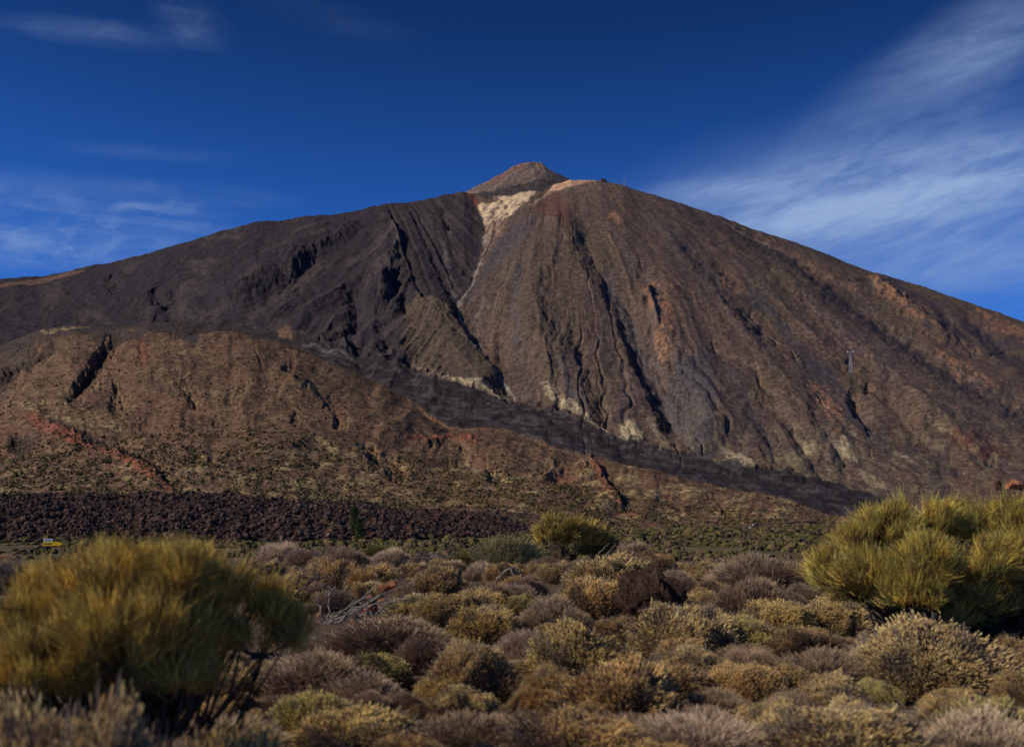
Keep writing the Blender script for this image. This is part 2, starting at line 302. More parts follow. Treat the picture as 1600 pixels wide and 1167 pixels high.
# mountain
MF = isM.astype(float)
paint(MF, (.128, .084, .066)); paint_veg(MF, .75)
paint(MF * sstep(.5, .68, st), (.098, .073, .070), .7); paint_veg(MF * sstep(.5, .68, st), .25)
paint(MF * sstep(.52, .62, fbm(thw * 22, rho / 260, 3, 241)), (.088, .062, .056), .75); paint(MF * sstep(.54, .66, fbm(thw * 34 + 3, rho / 160, 3, 243)), (.165, .105, .072), .6)
paint(MF * sstep(.60, .74, st2) * sstep(.42, .6, n1), (.20, .115, .075), .75); paint(MF * sstep(.56, .7, n1), (.11, .082, .052), .5)
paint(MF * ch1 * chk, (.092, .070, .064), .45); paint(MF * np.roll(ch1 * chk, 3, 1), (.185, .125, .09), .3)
dark = poly(isM, [(-1500, 300), (740, 250), (742, 310), (760, 350), (738, 430), (714, 468), (728, 510), (758, 552), (742, 545), (700, 486), (655, 462), (636, 480), (628, 530), (640, 575), (700, 612), (600, 700), (-1500, 900)], 3)
paint(dark, (.037, .029, .034)); paint_veg(dark, .06)
paint(dark * sstep(.52, .7, fbm(thw * 40 + n1, rho / 60, 4, 215)), (.085, .062, .055), .6); paint(dark * sstep(.6, .72, n2), (.03, .026, .03), .7)
paint(band(isM, [(608, 345), (624, 385), (614, 412), (622, 425)], 5, ends=.2), (.17, .12, .09), .6)
paint(band(isM, [(690, 325), (700, 350), (706, 372)], 4, ends=.2), (.13, .1, .08), .6)
paint(poly(isM, [(735, 298), (770, 296), (830, 288), (868, 284), (852, 298), (836, 303), (800, 308), (772, 312), (760, 312)], 1.5, .5), (.06, .048, .048)); paint(poly(isM, [(735, 300), (748, 312), (752, 322), (740, 318), (730, 306)], 2), (.15, .06, .045))
olive = poly(isM, [(650, 468), (700, 484), (742, 543), (797, 608), (760, 604), (700, 590), (650, 572), (628, 545), (630, 500)], 3); paint(olive, (.105, .076, .054)); paint_veg(olive, .85)
mauve = (.082, .070, .072)
for p in ([(935, 420), (955, 430), (1000, 520), (1015, 560), (990, 520), (960, 460)], [(1055, 565), (1110, 560), (1122, 640), (1112, 725), (1085, 725), (1070, 680), (1040, 610)], [(790, 360), (850, 335), (800, 400), (740, 450), (725, 470), (740, 430)],
          [(1160, 425), (1190, 470), (1215, 500), (1175, 480)], [(1235, 545), (1300, 580), (1330, 620), (1290, 600)]):
    m = poly(isM, p, 5); paint(m, mauve, .9); paint_veg(m, .05)
paint(poly(isM, [(855, 305), (875, 300), (885, 320), (897, 345), (880, 365), (850, 340), (835, 330)], 3), (.13, .065, .052))
m = poly(isM, [(745, 430), (790, 400), (850, 380), (900, 400), (900, 520), (860, 600), (800, 560), (770, 500)], 12); paint(m, (.118, .084, .058), .5); paint_veg(m, .8)
for p in ([(1003, 440), (1035, 445), (1055, 500), (1050, 560), (1030, 575), (1025, 510)], [(1262, 600), (1300, 605), (1320, 650), (1310, 690), (1280, 640)], [(1350, 430), (1378, 440), (1450, 495), (1440, 505), (1380, 465)], [(1400, 445), (1430, 460), (1460, 490), (1440, 480)],
          [(1520, 480), (1560, 492), (1620, 530), (1600, 540), (1545, 510)], [(1235, 395), (1280, 415), (1350, 455), (1330, 455), (1260, 425)], [(940, 330), (965, 335), (975, 350), (950, 350)], [(1440, 530), (1500, 560), (1560, 600), (1500, 590)], [(1120, 420), (1150, 450), (1160, 480), (1130, 450)]):
    m = poly(isM, p, 4, 1.6) * sstep(.38, .52, n3); paint(m, (.30, .155, .09), .9); paint_veg(m, .1)
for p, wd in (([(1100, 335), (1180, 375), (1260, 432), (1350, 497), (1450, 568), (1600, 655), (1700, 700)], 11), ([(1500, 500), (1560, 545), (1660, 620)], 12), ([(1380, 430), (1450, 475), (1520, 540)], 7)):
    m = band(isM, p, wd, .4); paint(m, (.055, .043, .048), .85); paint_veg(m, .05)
paint(band(isM, [(1120, 342), (1200, 380), (1262, 415), (1335, 450)], 2.6), (.25, .17, .12), .7)
paint(band(isM, [(1400, 520), (1470, 560), (1560, 612)], 2.2), (.2, .15, .12), .6)
paint(poly(isM, [(1480, 685), (1520, 682), (1560, 700), (1590, 715), (1540, 722), (1500, 715)], 5), (.14, .055, .042), .8)
paint(poly(isM, [(1480, 750), (1560, 745), (1640, 760), (1640, 800), (1500, 790)], 8), (.19, .10, .07), .6)
pale = (.42, .33, .20)
for p, k in (([(700, 590), (750, 602), (800, 622), (790, 632), (740, 612), (705, 603)], .85), ([(845, 600), (865, 606), (910, 640), (955, 672), (968, 690), (950, 682), (900, 652), (860, 625)], .8), ([(968, 655), (990, 650), (1004, 670), (1000, 705), (975, 700)], 1),
             ([(1008, 642), (1022, 650), (1040, 688), (1028, 682)], .8), ([(1128, 702), (1160, 712), (1195, 745), (1150, 738)], .7), ([(1318, 668), (1345, 690), (1330, 690)], .7), ([(1300, 690), (1330, 700), (1340, 725), (1310, 712)], .7), ([(1395, 700), (1430, 725), (1405, 715)], .6),
             ([(1460, 672), (1490, 690), (1470, 685)], .6), ([(1250, 690), (1275, 705), (1262, 725)], .5), ([(1340, 735), (1380, 755), (1385, 770), (1340, 750)], .55), ([(700, 598), (705, 590), (640, 570), (650, 580)], .4)):
    m = poly(isM, p, 3.5, 1.1) * sstep(.26, .40, n3 + (k - .7) * .4); paint(m, pale, min(1, k * 1.25)); paint_veg(m, .3 * (1 - k))
lowM = isM * sstep(600, 730, PY) * sstep(.5, .62, n2) * sstep(850, 1000, PX); paint(lowM, (.24, .19, .10), .45)
paint(band(isM, [(764, 350), (755, 385), (735, 440), (716, 468), (722, 500), (745, 548)], 2.0, .5), (.36, .29, .235), .85); paint(band(isM, [(724, 500), (752, 546), (782, 578), (802, 603), (815, 632)], 2.2, .5), (.33, .28, .24), .8)
paint(poly(isM, [(772.5, 309), (803, 304), (830, 298), (838, 302), (826, 312), (802, 331), (790, 341), (757, 349), (746, 320), (752, 316), (771, 316)], 1.6, .6) * (.82 + .18 * sstep(.3, .5, n3)), (.66, .48, .30)); paint(poly(isM, [(758, 345), (790, 340), (775, 372), (764, 385), (756, 365)], 4, 1.5) * sstep(.35, .55, fbm(PX / 3, PY / 22, 3, 271)), (.40, .27, .19), .8); paint(poly(isM, [(760, 306), (836, 300), (834, 308), (800, 330), (755, 345)], 2) * sstep(.62, .68, fbm(PX / 7, PY / 4, 3, 273)), (.16, .10, .08), .9); paint_veg(poly(isM, [(740, 290), (840, 285), (830, 320), (790, 345), (755, 352)], 4), .0)
paint(poly(isM, [(755, 336), (790, 334), (790, 340), (757, 346)], 1.5, .8) * sstep(.5, .6, n3), (.16, .12, .10), .8)
paint(poly(isM, [(856, 301), (864, 289), (887, 279), (915, 276), (940, 282), (900, 288), (876, 297)], 1.5, .5), (.52, .31, .19)); paint(poly(isM, [(890, 279), (935, 280), (960, 290), (930, 300), (905, 296)], 5, 1.2) * sstep(.4, .55, n3), (.36, .23, .155), .7); paint(band(isM, [(860, 302), (845, 312), (822, 324)], 2), (.36, .23, .15), .8)
paint(poly(isM, [(880, 292), (940, 284), (1000, 298), (960, 320), (915, 330)], 6), (.15, .10, .078), .7)
paint(poly(isM, [(0, 447), (50, 438), (110, 424), (132, 426), (62, 444), (0, 453), (-200, 480), (-200, 460)], 1.5, .4), (.15, .085, .062))
paint(stream, (.030, .024, .027)); paint_veg(stream, .0); paint(stream * sstep(.5, .62, fbm(PX / 34 + PY / 12, PY / 4 - PX / 14, 3, 251)), (.075, .062, .064), .7)
paint(band(isM, [(470, 540), (520, 552), (560, 566)], 2), (.18, .15, .13), .6); paint(poly(isM, [(430, 515), (455, 515), (460, 530), (435, 530)], 3), (.18, .10, .06), .8)
# lower hills
HF = isH.astype(float)
paint(HF, (.165, .097, .058)); paint_veg(HF, .55)
paint(HF * sstep(.48, .64, n2), (.15, .092, .050), .6); paint(HF * sstep(.53, .68, fbm(PX / 50, PY / 12, 4, 221)), (.24, .155, .08), .4); paint(HF * sstep(.54, .68, n1 + .07 * sstep(500, 800, PX) - .03), (.175, .085, .055), .55)
paint(HF * sstep(.56, .68, fbm(PX / 34, PY / 5, 3, 227)) * sstep(690, 750, PY), (.36, .27, .13), .7)
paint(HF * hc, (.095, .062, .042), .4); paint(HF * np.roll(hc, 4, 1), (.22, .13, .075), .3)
redt = (.27, .088, .052)
for p, wd, k in (([(30, 645), (120, 686), (200, 724), (250, 756), (296, 784)], 12, .9), ([(500, 618), (520, 650), (533, 676)], 5, .6), ([(630, 690), (700, 688), (755, 698)], 8, .8), ([(690, 735), (715, 728)], 7, .7), ([(925, 715), (945, 755), (970, 792), (1000, 808)], 14, .7), ([(215, 528), (228, 555), (215, 580)], 13, .55),
                 ([(560, 612), (640, 640), (700, 660)], 4, .7), ([(780, 745), (830, 738), (900, 745)], 9, .5), ([(880, 668), (950, 700), (1020, 728), (1080, 742)], 5, .5), ([(300, 510), (330, 515)], 10, .7)):
    m = band(isH, p, wd * .9, .3, warp=1.3) * sstep(.22, .5, n3 + .1); paint(m, redt, k)
cr = PY - curve(PX, HCR)
spill = HF * sstep(16, 2, cr + 26 * (fbm(PX / 22, PY / 12, 3, 261) - .5) - 9 * sstep(420, 200, np.abs(PX - 60) * 1.0) * (PX < 480)) * sstep(900, 300, PX); paint(spill, (.055, .042, .04), .9); paint_veg(spill, .1)
m = poly(isH, [(225, 500), (345, 500), (350, 520), (318, 528), (300, 545), (282, 530), (250, 520)], 3, 1.8); paint(m, (.052, .04, .04), .92); paint_veg(m, .05)
m = poly(isH, [(-60, 545), (20, 530), (60, 540), (30, 580), (5, 625), (-60, 640)], 5, 2); paint(m, (.06, .045, .038), .7)
for p, wd in (([(188, 516), (165, 545), (152, 578), (128, 602), (100, 622)], 9), ([(95, 532), (60, 556), (22, 580), (0, 612)], 11), ([(10, 688), (55, 692)], 14), ([(280, 495), (290, 520)], 12), ([(60, 640), (130, 670), (220, 712)], 5), ([(255, 500), (300, 515), (330, 512)], 9)):
    m = band(isH, p, wd, .4); paint(m, (.05, .036, .03), .85); paint_veg(m, .1)  # gully shade put into the colour, besides the dark lava clumps and tongues
for p, wd in (([(0, 616), (70, 646), (180, 664), (300, 712), (430, 756), (600, 792)], 3), ([(380, 772), (480, 772), (600, 776)], 8), ([(20, 628), (100, 625), (200, 668)], 3), ([(140, 508), (60, 520)], 6), ([(480, 690), (560, 735), (600, 760)], 6)):
    paint(band(isH, p, wd, .3) * sstep(.35, .5, n3), (.33, .25, .12), .75)
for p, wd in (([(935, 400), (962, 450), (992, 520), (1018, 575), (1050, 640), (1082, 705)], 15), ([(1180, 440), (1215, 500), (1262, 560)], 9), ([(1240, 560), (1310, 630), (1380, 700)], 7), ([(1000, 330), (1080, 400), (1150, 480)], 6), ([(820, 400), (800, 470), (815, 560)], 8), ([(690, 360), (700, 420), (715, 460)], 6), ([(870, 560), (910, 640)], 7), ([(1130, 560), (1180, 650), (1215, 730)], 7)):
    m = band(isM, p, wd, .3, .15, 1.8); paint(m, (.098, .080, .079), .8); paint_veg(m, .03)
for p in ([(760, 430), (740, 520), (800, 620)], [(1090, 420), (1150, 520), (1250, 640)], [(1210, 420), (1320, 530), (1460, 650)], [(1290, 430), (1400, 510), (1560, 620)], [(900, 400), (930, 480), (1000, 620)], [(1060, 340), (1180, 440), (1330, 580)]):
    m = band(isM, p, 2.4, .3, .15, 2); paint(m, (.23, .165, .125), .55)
# summit cone
CF = isC.astype(float); paint(CF, (.21, .145, .115)); paint_veg(CF, 0)
paint(CF * sstep(.5, .62, st), (.11, .09, .088), .7); paint(poly(isC, [(862, 262), (905, 290), (850, 292), (845, 275), (856, 270)], 2, .4), (.08, .068, .07), .8)  # dark grey patch puts the shade of the cone's right flank into the colour
paint(poly(isC, [(800, 255), (822, 255), (826, 263), (790, 278), (760, 290), (745, 294)], 2.5, 1.2), (.20, .105, .075), .75); paint(poly(isC, [(832, 250), (852, 250), (862, 266), (850, 262), (838, 264)], 1.2, .4), (.36, .22, .15), .8)
paint(poly(isC, [(730, 308), (775, 296), (800, 290), (838, 281), (872, 281), (862, 292), (850, 306), (780, 312)], 1.5, .6), (.06, .05, .05), .9)
# lava field
LF = isL.astype(float); paint(LF, (.058, .036, .03)); paint_veg(LF, 0); paint(LF * sstep(.55, .7, fbm(X / 5, Y / 8, 3, 301)), (.12, .062, .042), .8)
paint(LF * sstep(.6, .7, fbm(X / 30, Y / 40, 3, 303)), (.11, .085, .04), .6)

# ------------------------------------------------------------------ mesh + material helpers
def np_mesh(name, V, Fq, mat, cols_=None, attrs=None, smooth=False):
    """V (n,3); Fq a list of (m,k) face index arrays"""
    me = bpy.data.meshes.new(name); V = np.asarray(V, np.float32)
    me.vertices.add(len(V)); me.vertices.foreach_set('co', V.ravel())
    idx = np.concatenate([f.ravel() for f in Fq]).astype(np.int32); cnt = np.concatenate([np.full(len(f), f.shape[1]) for f in Fq]).astype(np.int32)
    me.loops.add(len(idx)); me.loops.foreach_set('vertex_index', idx)
    st_ = np.concatenate([[0], np.cumsum(cnt)[:-1]]).astype(np.int32)
    me.polygons.add(len(cnt)); me.polygons.foreach_set('loop_start', st_)
    if smooth: me.polygons.foreach_set('use_smooth', np.ones(len(cnt), bool))
    else: me.polygons.foreach_set('use_smooth', np.zeros(len(cnt), bool))
    me.update(calc_edges=True)
    if cols_ is not None:
        a = me.color_attributes.new('Col', 'FLOAT_COLOR', 'POINT'); c = np.ones((len(V), 4), np.float32); c[:, :3] = cols_; a.data.foreach_set('color', c.ravel())
    for k, v in (attrs or {}).items():
        a = me.attributes.new(k, 'FLOAT', 'POINT'); a.data.foreach_set('value', np.asarray(v, np.float32).ravel())
    me.materials.append(mat); return me
def link(name, me, parent=None):
    o = bpy.data.objects.new(name, me); C.objects.link(o)
    if parent is not None: o.parent = parent
    return o
def tag(o, label=None, cat=None, group=None, kind=None):
    for k, v in (('label', label), ('category', cat), ('group', group), ('kind', kind)):
        if v: o[k] = v
    return o
def empty(name, loc, rz=0, **k):
    o = bpy.data.objects.new(name, None); C.objects.link(o); o.location = loc; o.rotation_euler = (0, 0, rz); o.empty_display_size = .2
    return tag(o, **k)
def new_mat(name, rough=.95):
    m = bpy.data.materials.new(name); m.use_nodes = True; t = NT(m.node_tree)
    b = t.n('ShaderNodeBsdfPrincipled'); o = t.n('ShaderNodeOutputMaterial'); t.l(b.outputs[0], o.inputs[0])
    b.inputs['Roughness'].default_value = rough; b.inputs['Specular IOR Level'].default_value = .15
    return m, t, b
def plain_mat(name, c, rough=.8, var=.25, scale=6, metal=0, bump=0):
    m, t, b = new_mat(name, rough); tc_ = t.n('ShaderNodeTexCoord'); n = t.noise(tc_.outputs['Object'], scale, 6, .65)
    f = t.ramp(n, .3, .7, 1 - var, 1 + var, False)
    mul = t.n('ShaderNodeVectorMath', operation='SCALE'); mul.inputs[0].default_value = c[:3]; t.l(f, mul.inputs['Scale']); t.l(mul.outputs[0], b.inputs['Base Color'])
    b.inputs['Metallic'].default_value = metal
    if bump:
        bp = t.n('ShaderNodeBump'); bp.inputs['Strength'].default_value = bump; bp.inputs['Distance'].default_value = .05; t.l(n, bp.inputs['Height']); t.l(bp.outputs[0], b.inputs['Normal'])
    return m
def terrain_mat():
    m, t, b = new_mat('terrain'); at = t.n('ShaderNodeVertexColor', layer_name='Col'); vg = t.n('ShaderNodeAttribute', attribute_name='veg')
    g = t.n('ShaderNodeNewGeometry'); P = g.outputs['Position']; cd_ = t.n('ShaderNodeVectorMath', operation='LENGTH'); t.l(P, cd_.inputs[0])
    big = t.noise(P, .055, 5, .7); mid = t.noise(P, .16, 4, .7); fine = t.noise(P, 1.1, 5, .7)
    far = t.ramp(cd_.outputs['Value'], 500, 1200)
    v1 = t.ramp(big, .36, .64, .66, 1.4, False); v2 = t.ramp(mid, .36, .64, .62, 1.42, False); v3 = t.ramp(fine, .3, .7, .55, 1.5, False)
    k = t.math('MULTIPLY', v1, v2); k = t.math('MULTIPLY', k, v3)
    c = t.n('ShaderNodeVectorMath', operation='SCALE'); t.l(at.outputs[0], c.inputs[0]); t.l(k, c.inputs['Scale'])
    # shrubs on the far slopes: small clumps
    vo = t.n('ShaderNodeTexVoronoi'); t.l(P, vo.inputs['Vector']); vo.inputs['Scale'].default_value = .085; vo.inputs['Randomness'].default_value = 1
    vr = t.ramp(t.math('ADD', vo.outputs['Distance'], t.math('MULTIPLY', t.math('SUBTRACT', mid, .5), .9)), .22, .40, 1, 0)
    vm = t.math('MULTIPLY', t.math('MULTIPLY', vr, vg.outputs['Fac']), t.ramp(t.noise(P, .012, 3), .3, .55, .25, 1)); vm = t.math('MULTIPLY', vm, far)
    cc = t.mix(t.math('MULTIPLY', vm, .85), c.outputs[0], (.036, .030, .018)); t.l(cc, b.inputs['Base Color'])
    bp = t.n('ShaderNodeBump'); bp.inputs['Strength'].default_value = .9; bp.inputs['Distance'].default_value = 3.8
    hgt = t.math('ADD', t.math('MULTIPLY', mid, t.math('MULTIPLY', far, .9)), t.math('ADD', t.math('MULTIPLY', vm, .45), t.math('MULTIPLY', fine, .12)))
    t.l(hgt, bp.inputs['Height']); t.l(bp.outputs[0], b.inputs['Normal'])
    return m
TM = terrain_mat()
ni, nj = shape; I = np.arange(ni * nj).reshape(shape)
faces = np.stack([I[:-1, :-1], I[:-1, 1:], I[1:, 1:], I[1:, :-1]], -1).reshape(-1, 4)
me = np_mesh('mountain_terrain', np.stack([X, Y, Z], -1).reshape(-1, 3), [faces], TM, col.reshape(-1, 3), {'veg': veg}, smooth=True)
tag(link('mountain_terrain', me), 'dark volcano with pale summit cone rising over brown foothills and plain', 'mountain', kind='structure')
def surf(px, y):
    """height of the finished far terrain"""
    j = np.clip(np.searchsorted(cols, px) , 1, nj - 1); i = np.clip(np.searchsorted(rows, y), 1, ni - 1)
    fx = (px - cols[j - 1]) / (cols[j] - cols[j - 1]); fy = (y - rows[i - 1]) / (rows[i] - rows[i - 1])
    return (Z[i - 1, j - 1] * (1 - fx) + Z[i - 1, j] * fx) * (1 - fy) + (Z[i, j - 1] * (1 - fx) + Z[i, j] * fx) * fy
def hit(px, py, y0=110):
    """nearest distance at which the terrain shows at this row, for one column"""
    j = int(np.clip(np.searchsorted(cols, px), 0, nj - 1)); p = pyof(Z[:, j], rows); k = np.nonzero((p <= py) & (rows > y0))[0]
    i = k[0] if len(k) else ni - 1
    return (cols[j] - 800) / F * rows[i], rows[i], Z[i, j]
# near ground
gx = np.unique(np.concatenate([np.linspace(-260, -24, 50), np.linspace(-24, 24, 300), np.linspace(24, 260, 50)])); gy = np.unique(np.concatenate([np.linspace(-120, 0, 24), np.linspace(0, 36, 240), np.linspace(36, 118, 70)]))
GX, GY = np.meshgrid(gx, gy); GZ = near_z(GX, GY) + .035 * (fbm(GX * 3, GY * 3, 3, 77) - .5)
g_edge = sstep(108, 118, GY); GZ = GZ - g_edge * .6
gI = np.arange(GX.size).reshape(GX.shape); gf = np.stack([gI[:-1, :-1], gI[:-1, 1:], gI[1:, 1:], gI[1:, :-1]], -1).reshape(-1, 4)
gm, t, b = new_mat('dusty_soil'); g_ = t.n('ShaderNodeNewGeometry'); P_ = g_.outputs['Position']
c1 = t.mix(t.ramp(t.noise(P_, 1.6, 5, .65), .35, .65), (.06, .04, .027), (.12, .08, .048)); c2 = t.mix(t.ramp(t.noise(P_, 34, 4, .7), .45, .62), c1, (.17, .125, .08)); c3 = t.mix(t.ramp(t.noise(P_, 14, 4, .6), .56, .64), c2, (.035, .028, .024))
t.l(c3, b.inputs['Base Color']); bp = t.n('ShaderNodeBump'); bp.inputs['Distance'].default_value = .03; t.l(t.noise(P_, 22, 6, .7), bp.inputs['Height']); t.l(bp.outputs[0], b.inputs['Normal'])
tag(link('ground', np_mesh('ground', np.stack([GX, GY, GZ], -1).reshape(-1, 3), [gf], gm, smooth=True)), 'dusty brown volcanic soil under the scrub', 'ground', kind='structure')
bs = 30000.0
tag(link('distant_plain', np_mesh('distant_plain', [(-bs, -bs, -62), (bs, -bs, -62), (bs, bs, -62), (-bs, bs, -62)], [np.array([[0, 1, 2, 3]])], gm)), 'flat plain reaching the horizon all round', 'ground', kind='structure')

# ------------------------------------------------------------------ plant building blocks
def rods(pts, rad, cols_, sides=3, closed=True):
    """pts (n,k,3) polylines, rad (n,k), cols_ (n,k,3) -> verts, faces, colours"""
    n, k, _ = pts.shape
    d = pts[:, -1] - pts[:, 0]; d /= np.maximum(np.linalg.norm(d, axis=1, keepdims=True), 1e-9)
    ref = np.where(np.abs(d[:, 2:3]) < .9, np.array([[0, 0, 1.]]), np.array([[1., 0, 0]]))
    a = np.cross(d, ref); a /= np.linalg.norm(a, axis=1, keepdims=True); b_ = np.cross(d, a)
    ang = np.arange(sides) * 2 * math.pi / sides
    ring = (a[:, None, None] * np.cos(ang)[None, None, :, None] + b_[:, None, None] * np.sin(ang)[None, None, :, None])
    V = pts[:, :, None] + ring * rad[:, :, None, None]
    base = (np.arange(n) * k * sides)[:, None, None]; L = (np.arange(k - 1) * sides)[None, :, None]; s = np.arange(sides)[None, None, :]; s2 = (s + 1) % sides
    Fq = np.stack([base + L + s, base + L + s2, base + L + sides + s2, base + L + sides + s], -1).reshape(-1, 4)
    out = [Fq]
    if closed: out.append((np.arange(n) * k * sides)[:, None] + (k - 1) * sides + np.arange(sides)[None, :])
    return V.reshape(-1, 3), out, np.repeat(cols_.reshape(-1, 3), sides, 0)
def merge(parts):
    V = []; Fs = {}; Cc = []; off = 0
    for v, fs, c in parts:
        V.append(v); Cc.append(c)
        for f in fs: Fs.setdefault(f.shape[1], []).append(f + off)
        off += len(v)
    return np.concatenate(V), [np.concatenate(f) for f in Fs.values()], np.concatenate(Cc)
def unit(v): return v / np.maximum(np.linalg.norm(v, axis=-1, keepdims=True), 1e-9)
def plant_mat(name, rough=.85, trans=0.0):
    m, t, b = new_mat(name, rough); at = t.n('ShaderNodeVertexColor', layer_name='Col'); oi = t.n('ShaderNodeObjectInfo')
    g = t.n('ShaderNodeNewGeometry'); P = g.outputs['Position']
    k = t.ramp(t.noise(P, 5, 3, .6), .3, .7, .75, 1.25, False)
    c = t.mix(1.0, at.outputs[0], oi.outputs['Color'], 'MULTIPLY'); s = t.n('ShaderNodeVectorMath', operation='SCALE'); t.l(c, s.inputs[0]); t.l(k, s.inputs['Scale'])
    t.l(s.outputs[0], b.inputs['Base Color']); return m
FOL = plant_mat('dry_foliage'); WOOD = plant_mat('dry_wood', .9); LEAF = plant_mat('broom_green', .7)
def sphere_dirs(n, zmin=-.15):
    z = rng.uniform(zmin, 1, n); a = rng.uniform(0, 2 * math.pi, n); r = np.sqrt(np.maximum(1 - z * z, 0)); return np.stack([r * np.cos(a), r * np.sin(a), z], 1)
def lumps(d, seed, k=2.2, amp=.22):
    return 1 + amp * 2 * (vn(d[:, 0] * k + 20 + seed, d[:, 1] * k + 20 + d[:, 2] * k * .8, seed) - .5) + amp * .6 * (vn(d[:, 0] * k * 3 + 50, d[:, 1] * k * 3 + d[:, 2] * 4 + 50, seed + 3) - .5)
def core_dome(R, H, seed, c, n1_=28, n2_=12, sc=.8):
    th_ = np.linspace(0, 2 * math.pi, n1_, endpoint=False); ph = np.linspace(-.25, math.pi / 2, n2_)
    T_, P_ = np.meshgrid(th_, ph); d = np.stack([np.cos(T_) * np.cos(P_), np.sin(T_) * np.cos(P_), np.sin(P_)], -1).reshape(-1, 3)
    V = d * (lumps(d, seed) * sc * (1 + .06 * rng.standard_normal(len(d))))[:, None] * np.array([R, R, H]); V[:, 2] = np.maximum(V[:, 2], -.05)
    i = np.arange(n1_ * n2_).reshape(n2_, n1_); f = np.stack([i[:-1], np.roll(i[:-1], -1, 1), np.roll(i[1:], -1, 1), i[1:]], -1).reshape(-1, 4)
    return V, [f], np.tile(np.array(c), (len(V), 1))
def make_cushion(seed, R=.5, H=.62, n=5200, fat=.0075, length=.06):
    """dense dome of stubby dry flower spikes over a woody core"""
    d = sphere_dirs(n, -.12); r = lumps(d, seed); sc = np.array([R, R, H])
    # spikes gather in small tufts
    cell = vn(d[:, 0] * 9 + 40, d[:, 1] * 9 + d[:, 2] * 7 + 40, seed + 9)
    P1 = d * r[:, None] * sc * (0.93 + .12 * cell + .05 * rng.standard_normal(n) - .10 * (vn(d[:, 0] * 4 + 9, d[:, 1] * 4 + d[:, 2] * 3, seed + 77) > .68))[:, None]
    dirn = unit(unit(d * np.array([1, 1, .9])) + np.array([0, 0, .38]) + .24 * rng.standard_normal((n, 3)))
    ln = length * rng.uniform(.45, 1.6, n)
    P0 = P1 - dirn * ln[:, None]; mid = P1 - dirn * (ln * .35)[:, None]
    pts = np.stack([P0, mid, P1], 1); fr = fat * rng.uniform(.7, 1.4, n); rad = np.stack([fr * .4, fr, fr * .35], 1)
    tip = np.array([.95, .68, .31]) * rng.uniform(.6, 1.25, (n, 1)) * np.array([1, 1, 1]) + .03 * rng.standard_normal((n, 3)) * np.array([1, .6, .3])
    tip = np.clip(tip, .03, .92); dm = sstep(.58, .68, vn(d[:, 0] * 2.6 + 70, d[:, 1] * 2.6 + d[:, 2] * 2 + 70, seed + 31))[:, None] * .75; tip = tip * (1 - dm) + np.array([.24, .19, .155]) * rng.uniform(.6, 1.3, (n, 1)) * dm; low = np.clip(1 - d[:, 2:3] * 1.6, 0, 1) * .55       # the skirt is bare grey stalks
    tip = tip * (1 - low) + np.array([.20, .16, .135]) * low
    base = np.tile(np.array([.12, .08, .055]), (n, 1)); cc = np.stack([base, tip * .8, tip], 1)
    fol = rods(pts, rad, cc, 4)
    m = 1500; dd = sphere_dirs(m, .0); q1 = dd * lumps(dd, seed)[:, None] * sc * rng.uniform(.85, 1.16, (m, 1)); q0 = q1 * np.array([.25, .25, .0]) + .02 * rng.standard_normal((m, 3)); qm = (q0 + q1) / 2 + .03 * rng.standard_normal((m, 3))
    tw = rods(np.stack([q0, qm, q1], 1), np.tile([.006, .004, .0025], (m, 1)), np.tile(np.array([.22, .175, .145]), (m, 3, 1)) * rng.uniform(.6, 1.3, (m, 1, 1)), 3)
    tw = merge([tw, core_dome(R, H, seed, (.05, .036, .027), sc=.74)])
    return np_mesh('flower_spikes', *fol[:2], FOL, fol[2]), np_mesh('twigs', *tw[:2], WOOD, tw[2])
def make_grey(seed, R=.5, H=.6, n=1500, spread=.35, tipc=(.50, .43, .37)):
    """open dome of fine forked grey twigs"""
    sc = np.array([R, R, H]); d = sphere_dirs(n, .0); q1 = d * lumps(d, seed, amp=.2)[:, None] * sc * rng.uniform(.55, .8, (n, 1)); q0 = q1 * np.array([.2, .2, .05]); qm = (q0 + q1) * .5 + .035 * rng.standard_normal((n, 3))
    dk = np.array([.14, .11, .095]); tc_ = np.array(tipc)
    A = rods(np.stack([q0, qm, q1], 1), np.tile([.006, .0045, .003], (n, 1)), np.tile(np.stack([dk * .7, dk, dk * 1.3]), (n, 1, 1)) * rng.uniform(.6, 1.3, (n, 1, 1)), 3)
    k = 5; s0 = np.repeat(q1 * .97, k, 0) - .0; dd = unit(np.repeat(d, k, 0) + np.array([0, 0, spread]) + .42 * rng.standard_normal((n * k, 3)))
    ln = rng.uniform(.08, .2, (n * k, 1)); s1 = s0 + dd * ln; sm = s0 + dd * ln * .5 + .012 * rng.standard_normal((n * k, 3)); s0 = s0 - dd * .03
    br = rng.uniform(.6, 1.3, (n * k, 1, 1)); cc = np.tile(np.stack([dk, tc_ * .75, tc_]), (n * k, 1, 1)) * br
    B = rods(np.stack([s0, sm, s1], 1), np.tile([.0028, .0026, .002], (n * k, 1)), cc, 3, False)
    inner = merge([A, core_dome(R, H, seed, (.045, .034, .028), sc=.5)])
    return np_mesh('fine_twigs', *B[:2], FOL, B[2]), np_mesh('woody_stems', *inner[:2], WOOD, inner[2])
